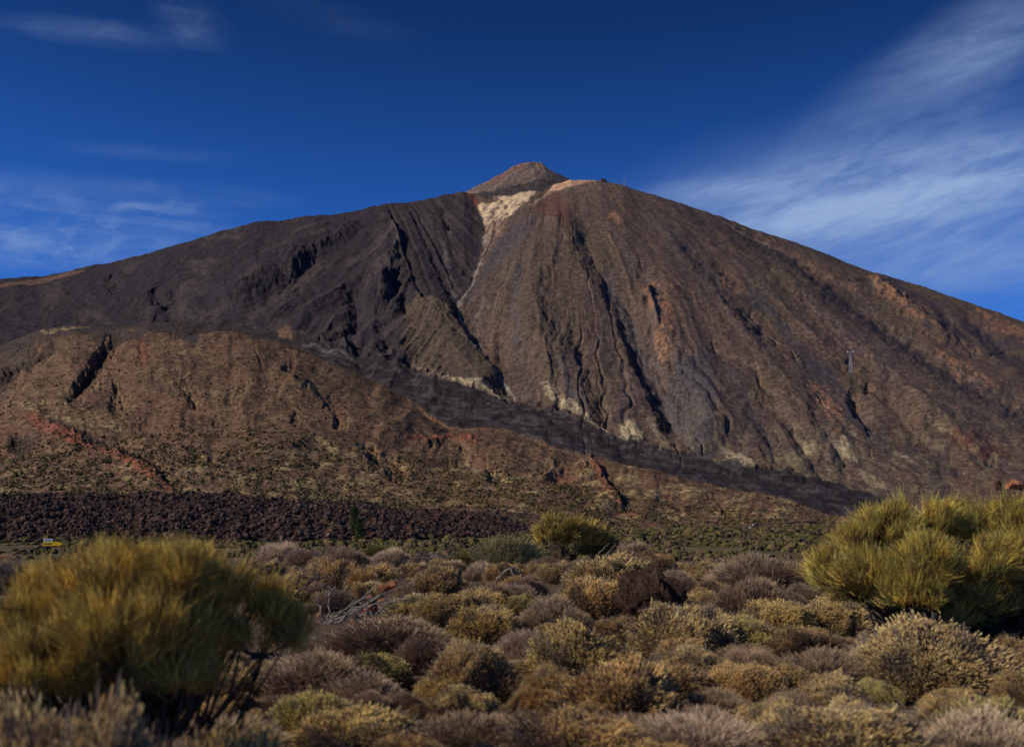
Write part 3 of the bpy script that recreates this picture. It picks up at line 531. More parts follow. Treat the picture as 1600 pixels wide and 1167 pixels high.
def make_broom(lobes, n, seed, slen=(.14, .30), rad=.0027, c=(.33, .28, .07), base_z=0, up=.75, tuft=26, spread=.32, gap=1.0, gapv=.40):
    """lobes: (x, y, z, rx, ry, rz). Fans of thin upright green stems on woody limbs"""
    parts = []; nt = max(n // tuft, 1); wts = np.array([l[3] * l[4] + l[3] * l[5] for l in lobes]); wts = wts / wts.sum(); LC = np.array(lobes)
    li = rng.choice(len(lobes), nt, p=wts); d = sphere_dirs(nt, -.45); cen = LC[li, :3]; rr = LC[li, 3:]
    rf = rng.uniform(.62, .98, (nt, 1)); tb = cen + d * rr * rf
    ax = unit(d * rr / np.maximum(rr.max(1, keepdims=True), 1e-6) * 1.0 + np.array([0, 0, up]) + .22 * rng.standard_normal((nt, 3)))
    keep_ = fbm(tb[:, 0] * 4.2 / gap + 30, tb[:, 2] * 4.2 / gap + tb[:, 1] * 3 / gap + 30, 3, seed) > gapv; tb = tb[keep_]; ax = ax[keep_]; cen = cen[keep_]; nt = len(tb)
    ti = np.repeat(np.arange(nt), tuft); m = len(ti)
    sp = spread * rng.standard_normal((m, 3)); tdry = (rng.random(nt) < .07)[ti]; dv = unit(ax[ti] + sp); ln = rng.uniform(slen[0], slen[1], m) * rng.uniform(.6, 1.35, nt)[ti]
    p0 = tb[ti] + .022 * rng.standard_normal((m, 3)) - ax[ti] * .05; p2 = p0 + dv * ln[:, None]; p1 = p0 + dv * (ln * .5)[:, None] + .008 * rng.standard_normal((m, 3)); p2[:, 2] += .012
    tb_b = rng.uniform(.55, 1.3, nt)[ti]; hue = rng.uniform(-1, 1, nt)[ti]
    cv_ = np.array(c) * (tb_b * rng.uniform(.75, 1.25, m))[:, None]; cv_[:, 0] *= 1 + .16 * hue; cv_[:, 2] *= 1 - .2 * hue
    dryf = ((rng.random(m) < .12) | (tdry & (rng.random(m) < .7)))[:, None]; cv_ = np.where(dryf, np.array([.26, .17, .085]) * rng.uniform(.5, 1.3, (m, 1)), cv_)
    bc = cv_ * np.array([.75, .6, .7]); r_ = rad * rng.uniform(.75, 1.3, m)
    Fo = rods(np.stack([p0, p1, p2], 1), np.stack([r_, r_ * .9, r_ * .45], 1), np.stack([bc, cv_, cv_ * 1.12], 1), 3, False)
    root = np.array([LC[:, 0].mean(), LC[:, 1].mean(), base_z]); root = np.tile(root, (nt, 1)) + .06 * rng.standard_normal((nt, 3)) * np.array([1, 1, 0])
    sub = slice(0, nt, 6); hub = root[sub] * .45 + cen[sub] * .55 + .08 * rng.standard_normal((len(root[sub]), 3)) - np.array([0, 0, .08])
    Wd = rods(np.stack([root[sub], hub, (hub + tb[sub]) / 2 + .03 * rng.standard_normal(hub.shape), tb[sub]], 1), np.tile([.014, .010, .006, .004], (len(hub), 1)), np.tile(np.array([.10, .07, .045]), (len(hub), 4, 1)) * rng.uniform(.6, 1.3, (len(hub), 1, 1)), 4)
    return np_mesh('foliage', *Fo[:2], LEAF, Fo[2]), np_mesh('stems', *Wd[:2], WOOD, Wd[2])

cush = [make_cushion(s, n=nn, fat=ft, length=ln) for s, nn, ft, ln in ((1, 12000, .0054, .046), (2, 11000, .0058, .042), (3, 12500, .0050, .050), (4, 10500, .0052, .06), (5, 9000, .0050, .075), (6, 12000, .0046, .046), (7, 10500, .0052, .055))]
grey = [make_grey(11), make_grey(12, n=1300, spread=.7), make_grey(13, n=1700, spread=.2, tipc=(.34, .28, .23))]
broomS = [make_broom([(0, 0, .42, .42, .42, .36), (.22, .1, .36, .3, .3, .28), (-.22, -.05, .33, .3, .3, .26)], 9000, 21, (.10, .22), .0035), make_broom([(0, 0, .4, .35, .35, .4), (-.15, .1, .3, .35, .3, .3)], 5200, 22, (.12, .3), .0032, c=(.21, .19, .075))]
NAMES = {'c': ('cushion_shrub', 'cushion shrub', 'flower_spikes', 'twigs'), 'g': ('twiggy_shrub', 'twiggy shrub', 'fine_twigs', 'woody_stems'), 'b': ('broom_shrub', 'broom shrub', 'foliage', 'stems')}
GRP = {'c': 'dry cushion shrubs', 'g': 'grey twiggy shrubs', 'b': 'green broom shrubs'}
def plant(kind, loc, w_, h_, tint, label, group=None, rz=None, var=None):
    pool = {'c': cush, 'g': grey, 'b': broomS}[kind]; fm, wm = pool[random.randrange(len(pool)) if var is None else var]
    nm = NAMES[kind]; root = empty(nm[0], loc, random.uniform(0, 6.28) if rz is None else rz, label=label, cat=nm[1], group=group or GRP[kind])
    ref = (1.12, .70) if kind != 'b' else (1.15, .98)
    root.scale = (w_ / ref[0] * random.uniform(.92, 1.14), w_ / ref[0] * random.uniform(.85, 1.3), h_ / ref[1])
    root.rotation_euler.x = random.uniform(-.10, .10); root.rotation_euler.y = random.uniform(-.13, .13)
    a = link(nm[2], fm, root); b_ = link(nm[3], wm, root); a.color = tuple(tint) + (1,); b_.color = (1, 1, 1, 1)
    return root
GOLD = (1.08, 1.0, .8); TAN = (1.0, .94, .88); BRN = (.82, .72, .64); ORG = (1.0, .84, .7); OLV = (.84, .88, .66); GRY = (1.36, 1.16, .90); MAU = (1.3, 1.12, .86); DGR = (.92, .74, .55); GRN = (1, 1, 1); DGN = (.62, .68, .7); PAL = (1.1, 1.15, 1.05)
# kind, px, py of the top, width in photo pixels, height/width, tint, label
SH = [
 ('c', 902, 968, 172, .66, GOLD, 'large golden cushion shrub with bright rounded top, low in the middle of the scrub'),
 ('c', 968, 1028, 190, .6, ORG, 'blurred orange brown cushion shrub directly in front of the large golden cushion shrub'),
 ('c', 932, 890, 112, .68, ORG, 'orange tan cushion shrub just left of the dark brown rock'),
 ('c', 948, 866, 120, .5, TAN, 'broad pale tan shrub behind the orange tan cushion beside the dark rock'),
 ('c', 645, 924, 92, .5, PAL, 'pale straw cushion shrub at the right end of the heap of dead branches'),
 ('c', 712, 918, 108, .55, GOLD, 'straw gold cushion shrub in the middle of the pale row right of the dead branches'),
 ('c', 757, 911, 84, .65, GOLD, 'golden topped cushion shrub ending the pale row, below the bent white branch'),
 ('c', 757, 943, 118, .5, GOLD, 'low golden cushion shrub in front of the pale straw row'),
 ('c', 810, 920, 58, .8, OLV, 'small olive gold cushion shrub between the pale row and the round grey shrub'),
 ('c', 584, 881, 88, .6, ORG, 'golden cushion shrub with dark shaded flank above the red rocks'),
 ('c', 523, 871, 80, .7, ORG, 'domed golden shrub with dark hollow front, leftmost of the pair above the dead branches'),
 ('c', 645, 876, 48, .8, BRN, 'small brown cushion shrub squeezed right of the golden one above the red rocks'),
 ('c', 684, 879, 86, .7, BRN, 'brown sloping cushion shrub left of the small green broom'),
 ('c', 478, 896, 90, .35, TAN, 'flat sparse tan shrub behind the tangle of dark branches'),
 ('c', 420, 1036, 80, .6, GOLD, 'small golden shrub at the foot of the big left broom, on its right side'),
 ('c', 592, 1005, 105, .75, OLV, 'greenish gold cushion shrub amid the grey twigs below the dead branches'),
 ('c', 692, 1043, 90, .6, GOLD, 'small bright golden shrub below the brown shrub near the lower middle'),
 ('c', 733, 998, 120, .8, BRN, 'dark brown knobbly cushion shrub left of the large golden cushion'),
 ('c', 1035, 925, 74, .7, TAN, 'tan shrub growing against the front of the dark brown rock'),
 ('c', 1100, 868, 60, .7, BRN, 'reddish brown cushion shrub at the left edge of the broad grey shrub'),
 ('c', 1022, 857, 62, .6, ORG, 'small tan cushion shrub standing behind the dark brown rock'),
 ('c', 1240, 884, 66, .75, TAN, 'tan shrub touching the left side of the big right broom'),
 ('c', 1218, 926, 118, .6, GOLD, 'golden tan cushion shrub below the left tip of the big right broom'),
 ('c', 1302, 926, 112, .6, TAN, 'tan cushion shrub in the shade line under the big right broom'),
 ('c', 1462, 970, 236, .5, TAN, 'very large tan cushion shrub in front of the big right broom'),
 ('c', 1592, 996, 110, .7, BRN, 'brown cushion shrub cut by the right edge beside the very large tan one'),
 ('c', 1066, 940, 172, .55, TAN, 'wide tan olive cushion shrub in front of the dark brown rock'),
 ('c', 1035, 1024, 140, .6, ORG, 'blurred rusty cushion shrub right of the blurred orange brown one'),
 ('c', 1150, 1028, 140, .55, ORG, 'blurred orange cushion shrub between two grey twig patches'),
 ('c', 1255, 972, 105, .55, BRN, 'brown tan cushion shrub left of the very large tan one'),
 ('c', 1133, 932, 60, .6, BRN, 'little brown shrub below the round dark twiggy shrub'),
 ('c', 1165, 958, 110, .6, OLV, 'olive tan cushion shrub in the gap behind the blurred orange one'),
 ('c', 343, 963, 84, .8, TAN, 'pale knobbly shrub showing through under the big left broom'),
 ('c', 240, 1040, 96, .6, TAN, 'tan shrub low under the middle of the big left broom'),
 ('c', 312, 1026, 90, .6, BRN, 'brown tan shrub in the shade of the big left broom'),
 ('c', 850, 1020, 80, .6, BRN, 'shaded brown shrub tucked left of the large golden cushion, near its foot'),
 ('g', 1182, 851, 150, .55, MAU, 'broad mauve grey twiggy shrub left of the big right broom'),
 ('g', 1174, 889, 110, .75, DGR, 'round dark grey brown twiggy shrub in front of the broad mauve one'),
 ('g', 1052, 881, 90, .6, GRY, 'pale grey twiggy shrub just behind the dark brown rock'),
 ('g', 862, 915, 96, .85, MAU, 'round mauve grey twiggy shrub beside the orange tan cushion'),
 ('g', 615, 948, 200, .42, MAU, 'wide low mauve grey twiggy shrub in front of the red rocks'),
 ('g', 490, 1000, 175, .55, GRY, 'grey twiggy shrub beside the dark lobe of the big left broom'),
 ('g', 815, 970, 92, .8, GRY, 'grey tan twiggy shrub left of the large golden cushion'),
 ('g', 662, 978, 92, .8, GRY, 'grey twiggy shrub between the greenish gold and the dark brown shrubs'),
 ('g', 1275, 998, 145, .6, MAU, 'grey mauve twiggy shrub in front of the brown tan cushion, low at the right'),
 ('g', 1352, 1000, 80, .8, GRY, 'narrow grey twiggy shrub touching the very large tan cushion'),
 ('g', 1172, 1000, 80, .8, DGR, 'dark grey twigs rising behind the blurred orange cushion'),
 ('g', 766, 898, 90, .7, DGR, 'dark brown twiggy shrub under the bent white branch'),
 ('g', 440, 838, 74, .6, GRY, 'grey twiggy shrub at the back, just right of the big left broom'),
 ('g', 478, 850, 66, .55, MAU, 'pale mauve twiggy shrub at the back before the golden pair'),
 ('g', 537, 847, 74, .5, DGR, 'brown grey twiggy shrub at the back below the pine tree'),
 ('g', 612, 850, 62, .5, GRY, 'thin grey twiggy shrub at the back above the red rocks'),
 ('g', 664, 853, 62, .5, DGR, 'dark twiggy shrub at the back left of the small green broom'),
 ('g', 990, 836, 70, .7, DGR, 'dark twiggy shrub right behind the round yellow green broom'),
 ('g', 700, 868, 70, .5, GRY, 'grey broken twigs bush above the brown sloping cushion'),
 ('g', 850, 862, 70, .6, DGR, 'brown twiggy shrub in front of the round yellow green broom'),
 ('g', 18, 862, 110, .7, BRN, 'brown twiggy shrub at the left edge behind the big left broom'),
 ('g', 300, 862, 100, .6, GRY, 'grey twiggy shrub hidden behind the top of the big left broom'),
 ('g', 1110, 965, 90, .6, GRY, 'grey twigs between the wide tan olive cushion and the blurred orange one'),
 ('g', 560, 1040, 110, .6, MAU, 'grey mauve twiggy shrub in front of the greenish gold cushion'),
 ('g', 780, 1030, 90, .7, DGR, 'dark grey twigs right of the small bright golden shrub'),
 ('g', 792, 826, 92, .8, (.95, .93, .5), 'sparse grey green twiggy shrub between the two green brooms of the back row'),
 ('b', 727, 854, 64, .7, (.75, .72, .7), 'small green broom beside the brown sloping cushion'),
 ('b', 940, 826, 66, .7, DGN, 'dark green broom against the right side of the round yellow green one'),
 ('b', 600, 843, 60, .6, DGN, 'low grey green broom at the back above the red rocks'),
 ('b', 60, 1050, 130, .4, GRN, 'low blurred green broom at the lower left corner of the scrub'),
 # rows that come nearer still, along the bottom (fitted the same way)
 ('c', 120, 1105, 220, .5, TAN, 'tan cushion shrub in the bottom left corner'), ('g', 330, 1100, 230, .5, GRY, 'grey twiggy shrub at the bottom below the big left broom'),
 ('c', 540, 1098, 200, .5, GOLD, 'golden cushion shrub at the bottom, second from the left of the bottom row of cushions'), ('g', 735, 1092, 210, .5, MAU, 'mauve grey twiggy shrub at the bottom left of the middle'),
 ('c', 900, 1102, 230, .5, ORG, 'orange tan cushion shrub at the bottom middle'), ('g', 1100, 1098, 220, .5, GRY, 'grey twiggy shrub at the bottom right of the middle'),
 ('c', 1310, 1095, 250, .5, TAN, 'tan cushion shrub at the bottom below the very large tan one'), ('g', 1530, 1092, 240, .5, MAU, 'mauve grey twiggy shrub in the bottom right corner'),
]
placed = []; anchors = []
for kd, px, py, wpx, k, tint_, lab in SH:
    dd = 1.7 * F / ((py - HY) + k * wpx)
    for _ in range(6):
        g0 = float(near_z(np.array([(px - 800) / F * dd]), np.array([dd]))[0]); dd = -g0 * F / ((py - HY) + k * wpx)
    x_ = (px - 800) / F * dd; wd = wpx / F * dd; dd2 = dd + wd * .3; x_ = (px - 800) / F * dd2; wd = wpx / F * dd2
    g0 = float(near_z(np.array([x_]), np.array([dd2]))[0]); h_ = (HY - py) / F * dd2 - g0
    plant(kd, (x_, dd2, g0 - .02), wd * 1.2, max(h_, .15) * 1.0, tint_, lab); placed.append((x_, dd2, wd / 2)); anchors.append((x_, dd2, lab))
for kd, px, py, dd, wpx, tint_, lab in (('c', 60, 1082, 4.5, 190, TAN, 'blurred tan cushion shrub under the big left broom, nearest the bottom left corner'), ('g', 215, 1078, 4.4, 180, GRY, 'blurred grey twiggy shrub in front of the stems of the big left broom'),
      ('c', 352, 1086, 4.7, 150, GOLD, 'blurred golden cushion shrub in front of the right stems of the big left broom'), ('c', 140, 1118, 3.9, 170, BRN, 'brown cushion shrub cut by the bottom edge under the big left broom')):
    x_ = (px - 800) / F * dd; g0 = float(near_z(np.array([x_]), np.array([dd]))[0]); h_ = (HY - py) / F * dd - g0; plant(kd, (x_, dd, g0 - .02), wpx / F * dd * 1.5, h_, tint_, lab); placed.append((x_, dd, wpx / F * dd * .7))
# hero broom shrubs
def hero(name_label, px, d_, lobes_px, n, tint_, rad, slen, cc, up=.9, dens=1, gapv=.40):
    x0 = (px - 800) / F * d_; g0 = float(near_z(np.array([x0]), np.array([d_]))[0]); L = []
    for (lx, ly, lw, lh, dy) in lobes_px:
        dl = d_ + dy; L.append(((lx - 800) / F * dl - x0, dy, (HY - ly) / F * dl - g0, lw / F * dl, lw / F * dl * .9, lh / F * dl))
    fo, wd = make_broom(L, n, int(px), slen, rad, cc, up=up, gapv=gapv)
    r = empty('broom_shrub', (x0, d_, g0), 0, label=name_label, cat='broom shrub', group=GRP['b'])
    a = link('foliage', fo, r); a.color = tuple(tint_) + (1,); b_ = link('stems', wd, r); b_.color = (1, 1, 1, 1); placed.append((x0, d_, .8)); return r
hero('large blurred olive broom shrub with a darker right lobe, filling the lower left', 190, 5.5,
     [(30, 985, 80, 66, .0), (95, 940, 62, 54, .1), (160, 925, 62, 55, -.1), (225, 900, 50, 50, .05), (290, 905, 48, 50, -.1), (345, 920, 42, 48, .1), (200, 985, 120, 60, -.15), (70, 1040, 100, 50, -.2), (290, 985, 60, 50, 0),
      (-50, 1010, 80, 80, .1), (420, 955, 40, 42, .25), (452, 985, 28, 40, .3), (395, 985, 36, 36, .2), (250, 872, 30, 30, .15), (170, 885, 30, 30, .2), (60, 930, 34, 34, .2), (110, 1060, 100, 36, -.1), (270, 1050, 70, 30, -.1)], 66000, (1, .95, .9), .0022, (.05, .16), (.66, .50, .12), up=1.25, gapv=.47, dens=1.0)
hero('large bright yellow green broom shrub reaching off the right edge', 1520, 10.6,
     [(1308, 898, 42, 36, -.1), (1345, 862, 46, 40, 0), (1385, 834, 46, 38, .1), (1440, 818, 50, 34, .3), (1500, 826, 44, 34, .5), (1560, 820, 48, 40, .5), (1620, 830, 60, 44, .4), (1365, 905, 60, 36, -.35), (1440, 885, 64, 44, -.5), (1430, 925, 64, 32, -.55),
      (1530, 885, 60, 40, -.5), (1600, 885, 60, 46, -.3), (1510, 935, 60, 34, -.4), (1690, 870, 80, 70, .1), (1770, 900, 80, 80, .1), (1600, 950, 70, 44, -.2), (1340, 925, 44, 24, -.2), (1480, 965, 50, 24, -.3)], 100000, (1.0, .95, .95), .0034, (.08, .22), (.62, .51, .12), up=1.1, gapv=.43, dens=1.0)
hero('round yellow green broom shrub standing above the scrub near the middle', 880, 31.0,
     [(880, 832, 46, 24, 0), (855, 842, 30, 20, -.1), (910, 840, 34, 22, .1)], 12500, (1, .95, .9), .009, (.14, .34), (.56, .45, .12), gapv=.46)
# filler shrubs so that no bare ground shows between the rows
TN = {'c': [(TAN, 'tan cushion shrub'), (BRN, 'brown cushion shrub'), (ORG, 'orange tan cushion shrub'), (GOLD, 'golden cushion shrub'), (OLV, 'olive tan cushion shrub')],
      'g': [(GRY, 'pale grey twiggy shrub'), (MAU, 'mauve grey twiggy shrub'), (DGR, 'dark brown twiggy shrub')], 'b': [(DGN, 'dull green broom'), (GRN, 'green broom')]}
def short(lab):
    t_ = lab.split(',')[0]
    for p in (' with ', ' just ', ' low in ', ' directly', ' behind', ' at the', ' in the', ' in front', ' ending', ' between', ' above', ' squeezed', ' left of', ' right of', ' amid', ' below', ' growing', ' standing', ' touching', ' cut by', ' under', ' showing', ' tucked', ' beside', ' rising', ' against', ' low under', ' hidden', ' from', ' on the'):
        t_ = t_.split(p)[0]
    return t_
sh_names = [short(l) for *_, l in anchors]; used_lab = set()
anchors = [(a, b, n_) for (a, b, _), n_ in zip(anchors, sh_names) if sh_names.count(n_) == 1 and 2 < len(n_.split()) < 8]
cnt = 0; tries = 0; hero_n = len(placed)
while cnt < 560 and tries < 40000:
    tries += 1
    # even over the picture's lower part so that the nearer rows close up too
    row = random.uniform(836, 1190) if tries % 3 else random.uniform(836, 900)
    dd = min(1.25 * F / (row - HY), 1000); 
    if dd > 26: dd = 24 + 66 * random.random() ** 1.4
    if dd < 4.3: continue
    px = random.uniform(-160, 1760); x_ = (px - 800) / F * dd
    near_ = dd < 16
    sz = (random.uniform(.38, .8) if near_ else random.uniform(.5, 1.0)) * (1 + max(dd - 30, 0) * .006); rr = sz / 2
    if any(math.hypot(x_ - a, dd - b) < (c + rr) * (.66 if i < hero_n else .62) for i, (a, b, c) in enumerate(placed)): continue
    g0 = float(near_z(np.array([x_]), np.array([dd]))[0]); kd = random.choices('cgb', (.52, .38, .08 if dd > 20 else 0))[0]
    h_ = sz * random.uniform(.5, .68) * (.85 if near_ else .85)
    if (HY - F * (g0 + h_) / dd) < 846 and random.random() < .6 and dd > 24: continue
    # keep the rocks, the branch heap and the sign in sight
    bx = 800 + F * x_ / dd; wp = F * rr / dd; tp = HY - F * (g0 + h_) / dd
    if any(bx + wp > x0_ and bx - wp < x1_ and tp < yb_ and dd < dl_ for x0_, x1_, yb_, dl_ in ((440, 640, 992, 15.8), (955, 1070, 950, 13), (600, 625, 925, 17), (60, 100, 870, 46))): continue
    ti_, nm_ = random.choice(TN[kd]); lab = None; grp = None
    if dd < 24:
        for a, b, n_ in sorted(anchors, key=lambda q: math.hypot(q[0] - x_, (q[1] - dd) * .6))[:5]:
            if math.hypot(a - x_, b - dd) > 3.0: break
            da, db = x_ - a * dd / b, dd - b
            rel = 'just behind' if db > abs(da) * 1.2 else 'in front of' if -db > abs(da) * 1.2 else 'right of' if da > 0 else 'left of'
            l_ = ('small ' if sz < .6 else '') + nm_ + ' ' + rel + ' the ' + n_
            if l_ not in used_lab and len(l_.split()) <= 16: lab = l_; used_lab.add(l_); break
    if lab is None: lab = nm_ + (' filling a gap among the nearer scrub, like others there' if dd < 24 else ' in the crowded far rows of scrub, like many others there'); grp = nm_ + 's alike among the ' + ('nearer' if dd < 24 else 'far') + ' scrub'
    plant(kd, (x_, dd, g0 - .02), sz, h_, ti_, lab, grp); placed.append((x_, dd, rr)); cnt += 1

# ------------------------------------------------------------------ rocks
def rock_mesh(name, seed, sx, sy, sz, mat, sub=4, amp=.28, sharp=1.0):
    import bmesh
    bm = bmesh.new(); bmesh.ops.create_icosphere(bm, subdivisions=sub, radius=1)
    v = np.array([q.co[:] for q in bm.verts])
    n = np.zeros(len(v))
    r2 = np.random.default_rng(seed)
    for i in range(11):        # planar facets
        a = unit(r2.standard_normal(3)); lim = r2.uniform(.55, .9); dd_ = v @ a; n = np.maximum(n, 0); v = v - np.maximum(dd_ - lim, 0)[:, None] * a * sharp
    d = unit(v); nn = fbm(d[:, 0] * 3 + d[:, 2] * 2 + seed, d[:, 1] * 3 - d[:, 2] + seed, 4, seed); v = v * (1 + amp * (nn - .5))[:, None]
    nn = fbm(v[:, 0] * 9 + 30 + v[:, 2] * 7, v[:, 1] * 9 + 30 - v[:, 2] * 5, 3, seed + 5); v = v * (1 + amp * .35 * (nn - .5))[:, None]
    v = v * np.array([sx, sy, sz])
    for q, c in zip(bm.verts, v): q.co = c
    me_ = bpy.data.meshes.new(name); bm.to_mesh(me_); bm.free(); me_.materials.append(mat); return me_
RED = plain_mat('red_rock', (.30, .11, .055), .9, .45, 9, bump=.8); DBR = plain_mat('dark_brown_rock', (.065, .036, .024), .95, .7, 16, bump=1)
LAVM = plain_mat('lava_rock', (.07, .042, .034), .95, .5, 1.2, bump=.6)
def at_near(px, py_base):
    dd = 1.75 * F / (py_base - HY); x_ = (px - 800) / F * dd; return x_, dd, float(near_z(np.array([x_]), np.array([dd]))[0])
def place_rock(px, py_top, wpx, hpx, lab, mat, seed, dist, rot=(0, 0, 0), deep=.8, sub=4, sharp=1.0, amp=.28):
    x_ = (px - 800) / F * dist; s = dist / F; zc_ = (HY - (py_top + hpx / 2)) * s
    o = link('rock', rock_mesh('rock', seed, wpx / 2 * s, wpx / 2 * s * deep, hpx / 2 * s * 1.1, mat, sub, amp, sharp)); o.location = (x_, dist, zc_); o.rotation_euler = rot
    return tag(o, lab, 'rock', 'rocks lying among the scrub')
place_rock(1012, 895, 128, 96, 'dark brown rough rock, largest of all, half buried among the cushion shrubs', DBR, 5, 13.2, (0, .12, 0), .8, 5, .8, .6)
place_rock(573, 944, 26, 44, 'upright red slab rock leaning among the dead branches', RED, 8, 15.0, (0, .55, .3), .45)
place_rock(597, 935, 17, 13, 'small rounded red rock right of the leaning slab, above it', RED, 9, 15.8)
place_rock(614, 906, 15, 16, 'pointed red rock at the top end of the dead branches', RED, 10, 17.2, (0, .5, 0))
place_rock(601, 913, 22, 12, 'flat red rock touching the pointed one at the top of the branches', RED, 12, 16.9)
place_rock(553, 966, 14, 12, 'small red rock at the lower left of the leaning slab', RED, 13, 14.4)
place_rock(590, 962, 13, 13, 'small red rock at the lower right of the leaning slab', RED, 14, 14.4)
place_rock(578, 929, 13, 9, 'little red stone between the leaning slab and the branch tips', RED, 15, 16.1)
# gravel and fallen twigs between the shrubs
n_ = 9000; yy_ = 4 + 34 * rng.random(n_) ** 1.3; xx_ = rng.uniform(-.62, .62, n_) * yy_; zz_ = near_z(xx_, yy_); rr_ = .012 + .06 * rng.random(n_) ** 5; k = 5
a_ = np.arange(k) * 2 * math.pi / k
ringv = np.stack([xx_[:, None] + np.cos(a_) * rr_[:, None] * rng.uniform(.6, 1.2, (n_, k)), yy_[:, None] + np.sin(a_) * rr_[:, None] * rng.uniform(.6, 1.2, (n_, k)), (zz_[:, None] - .005) + 0 * a_], -1)
topv = ringv * .5 + np.stack([xx_, yy_, zz_], -1)[:, None] * .5; topv[..., 2] = (zz_ + rr_ * .9)[:, None]
V = np.concatenate([ringv, topv], 1).reshape(-1, 3); bb = (np.arange(n_) * 2 * k)[:, None]; q_ = np.arange(k)[None]; q2 = (q_ + 1) % k
cg = np.repeat(np.array([[.20, .13, .09], [.10, .07, .06], [.28, .13, .075], [.26, .21, .16]])[rng.choice(4, n_)] * rng.uniform(.6, 1.2, (n_, 1)), 2 * k, 0)
GRV = plant_mat('gravel_stone', .95)
o = link('gravel', np_mesh('gravel', V, [np.stack([bb + q_, bb + q2, bb + k + q2, bb + k + q_], -1).reshape(-1, 4), (bb + k + q_).reshape(-1, k)], GRV, cg)); o.color = (1, 1, 1, 1); tag(o, 'brown and reddish gravel scattered over the soil between the shrubs', 'gravel', kind='stuff')
n_ = 7000; yy_ = 4 + 26 * rng.random(n_) ** 1.2; xx_ = rng.uniform(-.6, .6, n_) * yy_; zz_ = near_z(xx_, yy_); p0 = np.stack([xx_, yy_, zz_ + rng.uniform(.0, .05, n_)], 1); aa = rng.uniform(0, 6.28, n_); L_ = rng.uniform(.05, .26, n_)
p2 = p0 + np.stack([np.cos(aa) * L_, np.sin(aa) * L_, rng.uniform(-.02, .10, n_)], 1); p1 = (p0 + p2) / 2 + .02 * rng.standard_normal((n_, 3))
V, Fs, c_ = rods(np.stack([p0, p1, p2], 1), np.tile([.004, .0034, .002], (n_, 1)), np.tile(np.array([.30, .25, .21]), (n_, 3, 1)) * rng.uniform(.4, 1.3, (n_, 1, 1)), 3)
o = link('twig_litter', np_mesh('twig_litter', V, Fs, WOOD, c_)); o.color = (1, 1, 1, 1); tag(o, 'fallen grey twigs lying between the shrubs', 'twigs', kind='stuff')
# ------------------------------------------------------------------ dead branches
DW = plain_mat('dead_wood', (.25, .215, .185), .9, .4, 20); DW2 = plain_mat('dark_dead_wood', (.10, .08, .07), .9, .4, 20)
def branch(parent, pts, r0, mat, forks=2):
    """one crooked branch with side twigs; pts in world metres relative to the parent"""
    P = np.array(pts, float); segs = []
    t_ = np.linspace(0, 1, 9); k = np.linspace(0, 1, len(P)); Q = np.stack([np.interp(t_, k, P[:, i]) for i in range(3)], 1); L_ = np.linalg.norm(P[-1] - P[0])
    Q[1:-1] += .03 * L_ * rng.standard_normal((7, 3)); rad = np.linspace(r0, r0 * .35, 9)
    out = [rods(Q[None], rad[None], np.zeros((1, 9, 3)), 6)]
    for f in range(forks):
        i = rng.integers(2, 8); dv = unit(unit(Q[-1] - Q[0]) + .8 * rng.standard_normal(3)) * L_ * rng.uniform(.15, .4); tw = Q[i] + dv[None] * np.linspace(0, 1, 5)[:, None]; tw[1:] += .02 * L_ * rng.standard_normal((4, 3))
        out.append(rods(tw[None], np.linspace(rad[i] * .6, rad[i] * .2, 5)[None], np.zeros((1, 5, 3)), 5))
    V, Fs, cc = merge(out); return link('branch', np_mesh('branch', V, Fs, mat), parent)
def pxw(px, py, d, o): return ((px - 800) / F * d - o[0], d - o[1], (HY - py) / F * d - o[2])
def dead_bush(px, py, d, lines, lab, mat, r0=.011, forks=2):
    o = ((px - 800) / F * d, d, (HY - py) / F * d); e = empty('dead_shrub', o, label=lab, cat='dead shrub', group='dead branches')
    for ln in lines:
        k = random.uniform(-.25, .25); branch(e, [pxw(a, b, d + k * (i + 1) / 2 * .6, o) for i, (a, b) in enumerate(ln)], r0 * random.uniform(.6, 1.3), mat, forks)
    return e
dead_bush(500, 990, 14.6, [[(490, 992), (540, 962), (600, 925), (622, 912)], [(500, 985), (545, 975), (590, 950), (640, 935)], [(495, 985), (525, 960), (570, 935), (612, 922)], [(510, 975), (560, 952), (612, 930)], [(488, 984), (530, 968), (565, 946)],
  [(505, 990), (530, 985), (575, 972), (598, 960)], [(515, 965), (545, 945), (575, 930)], [(512, 982), (500, 950), (495, 930)], [(500, 985), (560, 962), (580, 958)], [(490, 990), (520, 978), (556, 955), (640, 940)], [(520, 980), (560, 968), (620, 948)], [(498, 995), (482, 986), (470, 985)]],
  'heap of bleached dead branches slanting up to the red rocks', DW, .021, 4)
dead_bush(512, 968, 14.2, [[(512, 968), (516, 940), (513, 915)], [(516, 942), (508, 925), (500, 912)], [(514, 930), (524, 915)]], 'single pale forked dead stem standing at the left end of the branch heap', DW, .02, 2)
dead_bush(480, 930, 16.5, [[(430, 905), (460, 895), (500, 900)], [(440, 925), (470, 900), (520, 905)], [(460, 930), (490, 905), (515, 895)], [(450, 915), (480, 925), (520, 915)], [(490, 930), (500, 900), (470, 885)], [(500, 925), (520, 900), (540, 905)]], 'dark tangled dead branches behind the heap of bleached ones', DW2, .017, 5)
dead_bush(795, 905, 20, [[(775, 905), (790, 890), (808, 885), (816, 900)], [(806, 905), (800, 892), (795, 885)], [(812, 908), (814, 896), (806, 888)]], 'bent white dead branch arching over the dark brown twiggy shrub', DW, .022, 2)
dead_bush(757, 900, 20.5, [[(757, 900), (755, 880), (760, 868)], [(756, 885), (750, 870)]], 'thin upright grey dead stem beside the small green broom', DW, .018, 2)
